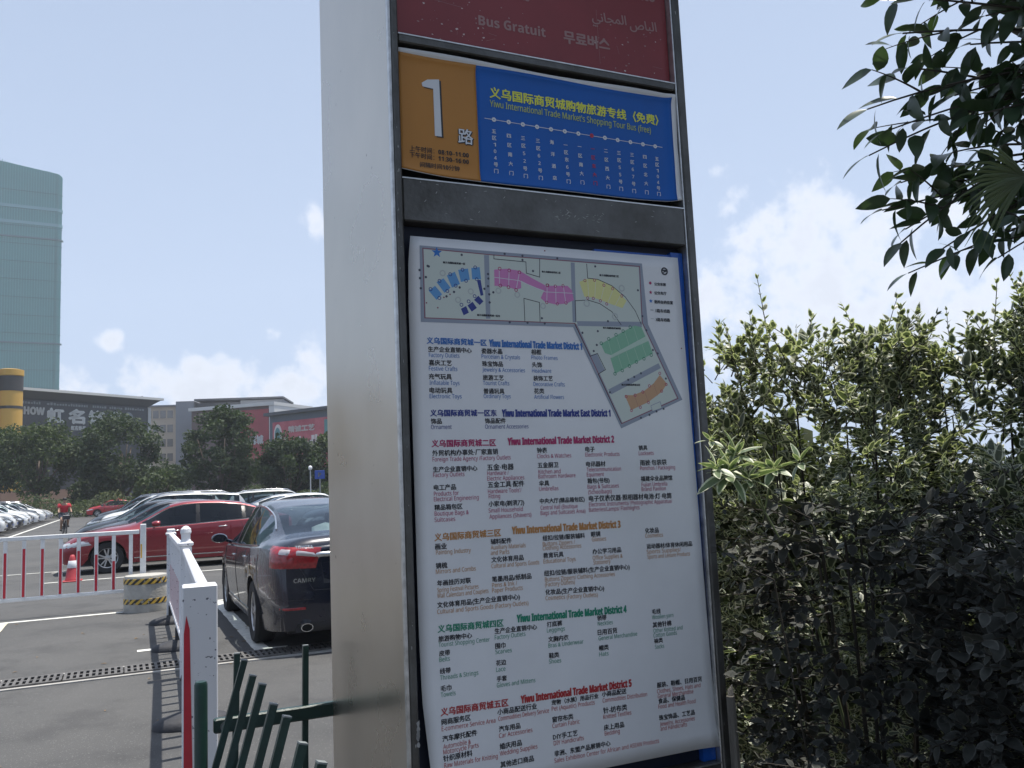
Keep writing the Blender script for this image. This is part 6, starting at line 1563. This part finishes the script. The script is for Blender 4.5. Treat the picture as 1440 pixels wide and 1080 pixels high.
# ================================================================= near foliage
def varmat(name,cin,cout,th=.62,trans=.30,rough=.42,hue=.25):
    m=bpy.data.materials.new(name); m.use_nodes=True; t=m.node_tree; b=t.nodes['Principled BSDF']; out=t.nodes['Material Output']
    at=N(t,'ShaderNodeAttribute'); at.attribute_name='rim'
    tc=N(t,'ShaderNodeTexCoord'); n=N(t,'ShaderNodeTexNoise'); n.inputs['Scale'].default_value=55; n.inputs['Detail'].default_value=3; t.links.new(tc.outputs['Object'],n.inputs['Vector'])
    n2=N(t,'ShaderNodeTexNoise'); n2.inputs['Scale'].default_value=2.2; n2.inputs['Detail'].default_value=3; t.links.new(tc.outputs['Object'],n2.inputs['Vector'])
    ad=N(t,'ShaderNodeMath',operation='MULTIPLY_ADD'); t.links.new(n.outputs[0],ad.inputs[0]); ad.inputs[1].default_value=.5; t.links.new(at.outputs['Fac'],ad.inputs[2])
    cr=N(t,'ShaderNodeValToRGB'); cr.color_ramp.elements[0].position=th+.18; cr.color_ramp.elements[0].color=(*cin,1); cr.color_ramp.elements[1].position=th+.26; cr.color_ramp.elements[1].color=(*cout,1); t.links.new(ad.outputs[0],cr.inputs[0])
    hs=N(t,'ShaderNodeHueSaturation'); mr=N(t,'ShaderNodeMapRange'); mr.inputs[1].default_value=.3; mr.inputs[2].default_value=.7; mr.inputs[3].default_value=1-hue; mr.inputs[4].default_value=1+hue; t.links.new(n2.outputs[0],mr.inputs[0]); t.links.new(mr.outputs[0],hs.inputs['Value']); t.links.new(cr.outputs[0],hs.inputs['Color'])
    t.links.new(hs.outputs[0],b.inputs['Base Color']); b.inputs['Roughness'].default_value=rough
    tl=N(t,'ShaderNodeBsdfTranslucent'); g=N(t,'ShaderNodeMixRGB',blend_type='MULTIPLY'); g.inputs[0].default_value=1; g.inputs[2].default_value=(1.1,1.25,.55,1); t.links.new(hs.outputs[0],g.inputs[1]); t.links.new(g.outputs[0],tl.inputs[0])
    mx=N(t,'ShaderNodeMixShader'); mx.inputs[0].default_value=trans; t.links.new(b.outputs[0],mx.inputs[1]); t.links.new(tl.outputs[0],mx.inputs[2]); t.links.new(mx.outputs[0],out.inputs[0]); return m
VAR=varmat('variegated_leaf',(.080,.100,.066),(.54,.55,.44),.56,.28)
NEWL=varmat('young_leaf',(.09,.155,.06),(.28,.36,.18),.74,.35)
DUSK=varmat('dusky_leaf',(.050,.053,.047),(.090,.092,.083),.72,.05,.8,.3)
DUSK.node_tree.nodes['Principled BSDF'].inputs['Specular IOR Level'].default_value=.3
OSM=varmat('glossy_leaf',(.045,.075,.042),(.09,.12,.07),.9,.24,.3,.25)
TWIG=mat('twig',(.05,.043,.033),.8); GTWIG=mat('green_twig',(.16,.20,.09),.7)
def leaf_proto(wd=.36,fold=.12,curl=.10,n=5,tip=1.0):
    """unit length leaf along +x, normal +z; columns rim/mid/rim"""
    vs=[];rim=[];fs=[]
    for i in range(n+1):
        t=i/n; w_=wd*.5*math.sin(math.pi*min(1,t**.85))**.75*(1-.25*t)*1.12 if 0<t<1 else .004
        zc=-curl*(t*t)*1.0
        for s in (-1,-.5,.5,1) :
            vs.append((t,s*w_,zc+fold*abs(s)*w_)); rim.append(1.0 if abs(s)==1 else .30 if 0<i<n else 1)
    for i in range(n):
        for k in range(3): a=i*4+k; fs.append((a,a+4,a+5,a+1))
    return np.array(vs),np.array(fs),np.array(rim)
def leaf_mesh(name,protov,m):
    v,f,r_=protov; me=mesh_np(name,v,4,m,f,True); at=me.attributes.new('rim','FLOAT','POINT'); at.data.foreach_set('value',r_.astype(np.float32)); return me
def mats_to_mesh(name,protov,MM,m,warpamp=0):
    v,f,r_=protov; A=np.array([[list(r) for r in M_] for M_ in MM]); n=len(A)
    vh=np.concatenate([v,np.ones((len(v),1))],1); V=np.einsum('nij,kj->nki',A,vh)[:,:,:3].reshape(-1,3)
    F=(f[None]+np.arange(n)[:,None,None]*len(v)).reshape(-1,4); me=mesh_np(name,V,4,m,F,True)
    at=me.attributes.new('rim','FLOAT','POINT'); at.data.foreach_set('value',np.tile(r_,n).astype(np.float32)); return me
RS=random.Random(11)
def frame(d,up=Vector((0,0,1))):
    d=d.normalized(); y=up.cross(d)
    if y.length<1e-3: y=Vector((0,1,0)).cross(d)
    y.normalize(); z=d.cross(y); return d,y,z
def leafM(p,d,s,roll=0,ws=1):
    x,y,z=frame(d); M_=Matrix(((x.x,y.x,z.x,p.x),(x.y,y.y,z.y,p.y),(x.z,y.z,z.z,p.z),(0,0,0,1)))
    return M_@Matrix.Rotation(roll,4,'X')@Matrix.Diagonal((s,s*ws,s,1))
def sprig(out,stems,p,d,L,n,ls,droop=0,spread=55,whorl=False,st=.0022,rs=RS):
    d=d.normalized(); x,y,z=frame(d); pts=[p.copy()]; q=p.copy(); dd=d.copy()
    for i in range(n):
        q=q+dd*L/n; dd=(dd+Vector((rs.uniform(-.07,.07),rs.uniform(-.07,.07),-droop+rs.uniform(-.05,.05)))).normalized(); pts.append(q.copy())
        a0=i*math.pi/2+rs.uniform(-.4,.4); t=i/max(1,n-1)
        for s in (0,math.pi):
            if rs.random()<.06: continue
            a=a0+s; x,y,z=frame(dd); side=y*math.cos(a)+z*math.sin(a); sp=R(spread*(1-.35*t)+rs.uniform(-14,14)); ld=dd*math.cos(sp)+side*math.sin(sp)
            sz=ls*(1-.45*t)*rs.uniform(.55,1.45); ld=(ld+Vector((0,0,.15))).normalized(); out.append(leafM(q,ld,sz,rs.uniform(-.6,.6)))
    out.append(leafM(q,dd,ls*.5,rs.uniform(-1,1)))
    stems.append((pts,st))
def build_plant(name,label,cat,leaves,stems,protov,m,twm,n_ind,group=None,origin=(0,0,0),leafname='leaf',near=None,low=None):
    O=Vector(origin); t=thing(name,label,cat,origin,0,group)
    iT=Matrix.Translation(-O); camp=Vector((0,0,1.6))
    leaves=[iT@M_ for M_ in leaves]
    order=sorted(range(len(leaves)),key=lambda i:-(leaves[i].to_scale().x/((leaves[i].translation+O-camp).length)) if near is None else near(leaves[i].translation+O,leaves[i].to_scale().x))
    ind=order[:n_ind]; rest=order[n_ind:]
    lm=leaf_mesh(leafname,protov,m)
    for i in ind: o=link(leafname,lm,t); o.matrix_local=leaves[i]
    if rest: o=link('foliage',mats_to_mesh('foliage',low or protov,[leaves[i] for i in rest],m),t); o['kind']='stuff'
    mb=MB()
    for pts,r_ in stems: mb.tube([p-O for p in pts],[r_*(1-.6*k/(len(pts)-1)) for k in range(len(pts))],4 if len(stems)>60 else 6,False)
    o=mb.build('stems',twm,t,True,False); o['kind']='stuff' if len(stems)>60 else 'thing'
    if o['kind']=='thing': del o['kind']
    return t
def proj(p):
    q=cam.matrix_world.inverted()@p; return (720+1201.6*q.x/-q.z,540-1201.6*q.y/-q.z,-q.z)
cam_inv=cam.matrix_world.inverted()
def vis(p,s):      # size on the photograph, those out of the frame last
    q=cam_inv@p
    if q.z>-.2: return 1e9
    x,y=720+1201.6*q.x/-q.z,540-1201.6*q.y/-q.z
    return -(s/-q.z) if (-20<x<1460 and -20<y<1100) else 1e6
# ---- variegated hedge plants behind the sign
PV=leaf_proto(.50,.22,.10,5); PVL=leaf_proto(.50,.22,.10,3)
def hedge_plant(cx,cy,rx,ry,h,nsp,ntop,seed,label,tops=()):
    rs=random.Random(seed); L=[];S=[]
    for k in range(nsp):
        a=rs.uniform(-math.pi,0) if rs.random()<.72 else rs.uniform(0,2*math.pi)
        # prefer the faces towards the camera and the top
        z=h*(rs.random()**.62)
        rr_=(1-.30*(z/h)**2)*rs.uniform(.62,1.02); x=cx+rx*rr_*math.cos(a); y=cy+ry*rr_*math.sin(a)
        d=Vector((math.cos(a)*.8+rs.uniform(-.4,.4),math.sin(a)*.8+rs.uniform(-.4,.4),rs.uniform(-.3,.9)))
        if z>h*.85: d=Vector((rs.uniform(-1,1),rs.uniform(-1,1),.8))
        sprig(L,S,Vector((x,y,z)),d,rs.uniform(.09,.17),rs.randint(5,8),rs.uniform(.038,.056),.03,rs=rs)
    for k in range(ntop):
        a=rs.uniform(0,2*math.pi); q=rs.uniform(0,.85); p=Vector((cx+rx*q*math.cos(a),cy+ry*q*math.sin(a),h*rs.uniform(.86,.99)))
        sprig(L,S,p,Vector((rs.uniform(-.35,.35),rs.uniform(-.35,.35),1)),rs.uniform(.10,.22),rs.randint(6,9),rs.uniform(.034,.044),-.02,60,rs=rs)
    for (x,y,z,hh,lean) in tops:
        sprig(L,S,Vector((x,y,z)),Vector((lean,.0,1)),hh,int(hh/.026),.040,-.01,62,st=.003,rs=rs)
    # main stems
    for k in range(9):
        a=rs.uniform(0,6.28); S.append(([Vector((cx+.1*math.cos(a),cy+.1*math.sin(a),0)),Vector((cx+rx*.5*math.cos(a),cy+ry*.5*math.sin(a),h*.5)),Vector((cx+rx*.6*math.cos(a),cy+ry*.6*math.sin(a),h*.9))],.008))
    return build_plant('variegated_shrub',label,'shrub',L,S,PV,VAR,TWIG,300,'variegated shrubs in the bed beside the sign',(cx,cy,0),near=vis,low=PVL)
hedge_plant(1.02,2.92,.50,.46,1.97,1000,16,1,'variegated shrub rising directly behind the right edge of the sign',[(.80,2.9,1.80,.30,-.25),(.86,2.85,1.86,.38,.06),(.92,2.8,1.84,.22,.2),(.78,2.75,1.7,.36,-.30)])
hedge_plant(1.62,3.10,.56,.50,1.98,1000,16,2,'variegated shrub in the middle of the bed, yellowish at its top',[(1.30,3.0,1.78,.30,.2),(1.36,2.95,1.80,.26,-.12),(1.72,3.0,1.84,.38,-.12)])
hedge_plant(2.15,2.95,.58,.5,2.15,1000,18,3,'variegated shrub right of the middle under the dark overhanging leaves',[(1.85,2.75,1.92,.36,-.35),(2.0,2.8,1.95,.32,-.05),(2.2,2.8,1.95,.28,.1)])
hedge_plant(2.75,3.1,.65,.5,2.24,1000,18,4,'variegated shrub at the right edge of the view',[(2.25,2.9,1.98,.36,.05),(2.45,2.8,2.0,.3,-.12)])
hedge_plant(1.55,2.32,.46,.40,1.58,700,6,5,'lower variegated shrub in the front centre of the bed',[])
hedge_plant(2.3,2.25,.5,.40,1.56,600,6,6,'lower variegated shrub at the front right of the bed',[])
# the sprigs lying across the sign edge
PALE=varmat('pale_leaf',(.15,.20,.11),(.60,.62,.47),.56,.22)  # lighter copy of the variegated leaf, sunlight put into its colour
L=[];S=[];rs=random.Random(5)
def rosette(c,n,ls,fac=Vector((-.15,-.8,.35))):
    c=Vector(c); fx,fy,fz=frame(fac)
    for k in range(n):
        t=k*2.399; o_=.35+.65*k/n; d_=(fy*math.cos(t)+fz*math.sin(t))*o_+fx*(1.05-o_); L.append(leafM(c+d_*.006,d_,ls*(.6+.45*k/n)*rs.uniform(.85,1.15),rs.uniform(-.5,.5),1.05))
for c,n,ls in [((.472,1.91,1.596),13,.078),((.438,1.88,1.608),7,.052),((.52,1.93,1.580),10,.066),((.495,1.93,1.636),9,.058),((.59,1.97,1.60),10,.056),((.445,1.95,1.672),6,.038),((.49,1.98,1.655),5,.036),((.66,2.0,1.615),8,.05)]: rosette(c,n,ls)
for p,q in (((.60,2.1,1.50),(.487,1.93,1.60)),((.60,2.1,1.50),(.455,1.97,1.668)),((.487,1.93,1.6),(.452,1.90,1.606)),((.6,2.1,1.5),(.6,2.0,1.6)),((.6,2.1,1.5),(.53,1.95,1.585))): S.append((bez_(p,q) if 0 else [Vector(p),(Vector(p)+Vector(q))/2+Vector((0,0,.01)),Vector(q)],.0022))
S.append(([Vector((.95,2.4,0)),Vector((.85,2.3,.8)),Vector((.72,2.2,1.3)),Vector((.60,2.1,1.50))],.005))
build_plant('leafy_sprig','pale variegated sprig reaching across the right edge of the sign','plant',L,S,leaf_proto(.42,.25,.12,6),PALE,GTWIG,120,None,(.95,2.4,0),near=vis)
L=[];S=[]
for c,n,ls in [((.452,1.93,1.425),6,.030),((.475,1.93,1.405),6,.026),((.46,1.93,1.52),5,.026)]: rosette(c,n,ls)
S.append(([Vector((.70,2.15,0)),Vector((.66,2.1,.9)),Vector((.58,2.0,1.35)),Vector((.475,1.93,1.405)),Vector((.452,1.93,1.425))],.003))
build_plant('dusky_sprig','small dark sprig crossing the blue edge of the sign below the pale one','plant',L,S,leaf_proto(.5,.2,.1,5),DUSK,TWIG,60,None,(.70,2.15,0),near=vis)
HG2=leafmat('back_hedge_leaf',(.05,.065,.035),(.14,.155,.09),3,.3)
# dense dark hedge closing the bed behind them
hd=hedge('hedge','dense dull green hedge closing the bed behind the variegated shrubs',.65,4.6,3.7,2.0,.8,42000,9,HG2,.07)
# ---- dusky shrub in the shade, nearest the camera
PD=leaf_proto(.62,.15,.12,5); PDL=leaf_proto(.62,.15,.12,3)
def dusk_plant(cx,cy,rx,ry,h,nsp,seed,label,ls=(.034,.05)):
    rs=random.Random(seed); L=[];S=[]
    for k in range(nsp):
        a=rs.uniform(-math.pi,0) if rs.random()<.7 else rs.uniform(0,2*math.pi); z=h*(rs.random()**.6); q=rs.uniform(.55,1.0)*(1-.25*(z/h)**2)
        sprig(L,S,Vector((cx+rx*q*math.cos(a),cy+ry*q*math.sin(a),z)),Vector((math.cos(a),math.sin(a),rs.uniform(-.1,.6))),rs.uniform(.10,.20),rs.randint(3,6),rs.uniform(*ls),.04,65,st=.0025,rs=rs)
    for k in range(8):
        a=rs.uniform(0,6.28); S.append(([Vector((cx,cy,0)),Vector((cx+rx*.4*math.cos(a),cy+ry*.4*math.sin(a),h*.5)),Vector((cx+rx*.7*math.cos(a),cy+ry*.7*math.sin(a),h*.95))],.010))
    return build_plant('dusky_shrub',label,'shrub',L,S,PD,DUSK,TWIG,300,'dusky purple shrubs in the shade before the variegated ones',(cx,cy,0),near=vis,low=PDL)
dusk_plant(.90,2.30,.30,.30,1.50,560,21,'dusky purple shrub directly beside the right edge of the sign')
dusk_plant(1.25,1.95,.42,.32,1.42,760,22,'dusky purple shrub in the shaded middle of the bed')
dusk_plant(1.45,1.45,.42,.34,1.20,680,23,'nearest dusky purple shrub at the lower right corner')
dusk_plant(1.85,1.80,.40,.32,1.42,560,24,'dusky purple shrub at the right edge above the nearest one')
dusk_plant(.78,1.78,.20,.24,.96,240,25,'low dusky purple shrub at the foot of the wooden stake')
# ---- overhanging tree, upper right
PO=leaf_proto(.42,.20,.22,6)
L=[];S=[];rs=random.Random(31)
def bez(a,b,sag,n=10):
    a=Vector(a); b=Vector(b); m_=(a+b)/2+Vector((0,0,sag)); return [(a*(1-t)**2+m_*2*t*(1-t)+b*t*t) for t in [k/n for k in range(n+1)]]
def bough(a,b,sag,r_,leaves,ls,sub=3,start=.35):
    P=bez(a,b,sag); S.append((P,r_))
    for k in range(leaves):
        t=start+(1-start)*(k+rs.random()*.6)/leaves; i=min(9,int(t*10)); p=P[i].lerp(P[i+1],t*10-i); d=(P[i+1]-P[i]).normalized(); x,y,z=frame(d); aa=k*2.4+rs.uniform(-.4,.4); side=y*math.cos(aa)+z*math.sin(aa)
        ld=(d*rs.uniform(.3,.9)+side*.9+Vector((0,0,-.45))).normalized(); L.append(leafM(p+ld*.008,ld,ls*rs.uniform(.7,1.15),rs.uniform(-1.2,1.2)))
    L.append(leafM(P[-1],(P[-1]-P[-2]+Vector((0,0,-.005))).normalized(),ls,rs.uniform(-.6,.6)))
    for k in range(sub):
        t=rs.uniform(.3,.9); i=min(9,int(t*10)); p=P[i]; d=(P[min(10,i+1)]-P[i]).normalized(); x,y,z=frame(d); aa=rs.uniform(0,6.28); e=p+(d*.9+y*math.cos(aa)*.8+z*math.sin(aa)*.6).normalized()*rs.uniform(.10,.24)
        P2=bez(p,e,.01); S.append((P2,r_*.5))
        for q in range(5):
            pp=P2[min(10,3+q*2)]; aa=q*2.2+rs.random(); dd=(e-p).normalized(); x,y,z=frame(dd); ld=(dd*rs.uniform(.3,.8)+(y*math.cos(aa)+z*math.sin(aa))+Vector((0,0,-.5))).normalized(); L.append(leafM(pp,ld,ls*rs.uniform(.65,1.1),rs.uniform(-1.2,1.2)))
TR=Vector((2.6,2.7,0))
# tips read off the photograph at 2.2 m
tips=[((.985,2.2,2.55),.085),((1.00,2.25,2.44),.085),((1.04,2.2,2.49),.08),((1.10,2.2,2.76),.08),((1.13,2.15,2.83),.08),((1.12,2.2,2.66),.08),((1.16,2.25,2.60),.08),((1.0,2.2,2.27),.075),((1.04,2.2,2.18),.075),((1.08,2.25,2.23),.075),((1.15,2.2,2.16),.075),((1.22,2.2,2.20),.075),((1.25,2.15,2.5),.08),((1.28,2.2,2.72),.08),((1.02,2.15,2.93),.07),((1.22,2.1,2.90),.08),((1.30,2.25,2.32),.075),((1.2,2.2,2.42),.08),((1.05,2.2,2.86),.075),((1.15,2.2,2.95),.08),((1.25,2.25,2.60),.08),((1.08,2.25,2.36),.075),((1.3,2.2,2.5),.08),((1.33,2.2,2.8),.08),((1.1,2.3,2.12),.07),((1.32,2.25,2.14),.075)]
for i,(tp,ls) in enumerate(tips):
    root=Vector((1.85+rs.uniform(-.1,.2),2.45+rs.uniform(-.25,.25),tp[2]*.55+1.28+rs.uniform(-.08,.08)))
    bough(root,tp,rs.uniform(.02,.10),.006,8,ls*1.15,2,.5)
for i in range(210):     # the crown beyond and above the frame
    a=rs.uniform(0,6.28); b_=rs.uniform(-.75,1.2); q=rs.uniform(.4,1.0); c=Vector((2.45,2.45,3.15)); tp=c+Vector((math.cos(a)*math.cos(b_)*1.15,math.sin(a)*math.cos(b_)*1.0,math.sin(b_)*.95))*q
    pr_=proj(tp)
    if pr_[0]<1425 and pr_[1]>-60: continue
    bough(c+(tp-c)*.45+Vector((rs.uniform(-.1,.1),)*3),tp,.04,.006,10,.092,3,.2)
for i in range(230):  # extra unseen boughs above the frame, added to shade the dusky shrubs
    a=rs.uniform(0,6.28); b_=rs.uniform(-.75,1.2); q=rs.uniform(.3,1.0); c=Vector((2.25,2.35,3.9)) if i<110 else Vector((1.68,1.85,3.9)); rq=.85 if i<110 else .72; tp=c+Vector((math.cos(a)*math.cos(b_)*rq,math.sin(a)*math.cos(b_)*rq,math.sin(b_)*.6))*q
    if proj(tp)[1]>-70: continue
    bough(c+(tp-c)*.45,tp,.04,.006,10,.092,3,.2)
S.append(([Vector((2.3,2.4,3.6)),Vector((1.9,2.1,3.8)),Vector((1.6,1.8,3.95))],.015))
S.append(([Vector((2.5,2.6,2.9)),Vector((2.4,2.5,3.4)),Vector((2.2,2.4,3.9))],.02))
S.append(([Vector((2.75,2.7,0)),Vector((2.7,2.68,1.2)),Vector((2.6,2.6,2.3)),Vector((2.45,2.5,3.2))],.055))
for k in range(7):
    a=k*.9; S.append(([Vector((2.62,2.6,2.1)),Vector((2.45+.4*math.cos(a),2.45+.4*math.sin(a),2.7)),Vector((2.45+.8*math.cos(a),2.45+.8*math.sin(a),3.1))],.022))
build_plant('overhanging_tree','dark glossy leaved tree overhanging the upper right corner','tree',L,S,PO,OSM,TWIG,300,None,(2.75,2.7,0),near=vis)
# ---- fan palm behind the overhanging leaves
PALM=leafmat('palm_blade',(.07,.095,.05),(.12,.15,.08),3,.3)
palm=thing('fan_palm','fan palm with one spiky frond showing between the overhanging leaves','palm',(2.35,2.0,0),0)
def frond(c,d,n=24,Lb=.36,a0=100,a1=275):
    c=Vector(c); 
    mb=MB()
    u=Vector((-1,-.15,.12)).normalized(); v=Vector((.1,-.2,1)).normalized()
    for k in range(n):
        a=R(a0+(a1-a0)*k/(n-1)); dd=(Vector((1,0,0))*math.cos(a)+v*math.sin(a)+Vector((0,rs.uniform(-.08,.08)-.12,0))).normalized(); L_=Lb*rs.uniform(.85,1.05); w_=.0048; x,y,z=frame(dd,Vector((0,-1,0)))
        pts=[c+dd*L_*t+Vector((0,0,-.05*t*t*t)) for t in (0,.3,.6,.85,1)]; ww=[.003,w_,w_*.8,w_*.4,.0004]
        vs=[]
        for p,w2 in zip(pts,ww): vs+=[p+y*w2,p+z*w2*.5,p-y*w2]
        mb.add(vs,[(3*i+j,3*i+j+1,3*i+j+4,3*i+j+3) for i in range(4) for j in range(2)])
    return mb
for (c,a0,a1,Lb) in (((1.275,2.02,2.285),140,235,.20),((2.0,1.9,2.75),60,240,.4),((2.1,2.2,2.4),100,330,.4),((2.7,2.1,2.7),-40,180,.42)):
    c=Vector(c); mb=frond(c,None,18 if Lb<.3 else 26,Lb,a0,a1); mb.v=[tuple(Vector(p)-palm.location) for p in mb.v]; f=mb.build('frond',PALM,palm,False,False)
    mb=MB(); mb.tube([Vector((0,0,2.2)),(c-palm.location)*.6+Vector((0,0,.95)),c-palm.location],[.012,.008,.005],6); mb.build('frond_stalk',GTWIG,f)
mb=MB(); mb.tube([(0,0,0),(0,0,1.2),(.02,0,2.3)],[.11,.10,.08],10); mb.build('trunk',BARK,palm,True)

# ---- unseen trees added behind the viewer to shade and darken the sign face
for i,(x,y,h,r_) in enumerate(((-2.2,-5.6,7.6,2.7),(2.6,-5.2,8.0,2.9))):
    far_tree(x,y,h,r_,['leafy street tree behind the viewer, left of the sign line','large street tree directly behind the viewer','street tree behind the viewer to the right','street tree farthest right behind the viewer'][i],FL2,40+i,z0=1.2,n=5000,name='street_tree',ls=.34)
# ================================================================= summer haze
hz_=MB(); hz_.box(-600,480,-60,760,-1,185); hz_o=hz_.build('haze',bpy.data.materials.new('haze'))
def hazem():
    m=hz_o.data.materials[0]; m.use_nodes=True; t=m.node_tree; t.nodes.clear(); o=N(t,'ShaderNodeOutputMaterial'); v=N(t,'ShaderNodeVolumePrincipled'); v.inputs['Density'].default_value=.0004; v.inputs['Color'].default_value=(.86,.91,1,1); v.inputs['Anisotropy'].default_value=.2
    t.links.new(v.outputs[0],o.inputs['Volume'])
hazem(); tag(hz_o,kind='stuff'); sc.cycles.volume_bounces=1
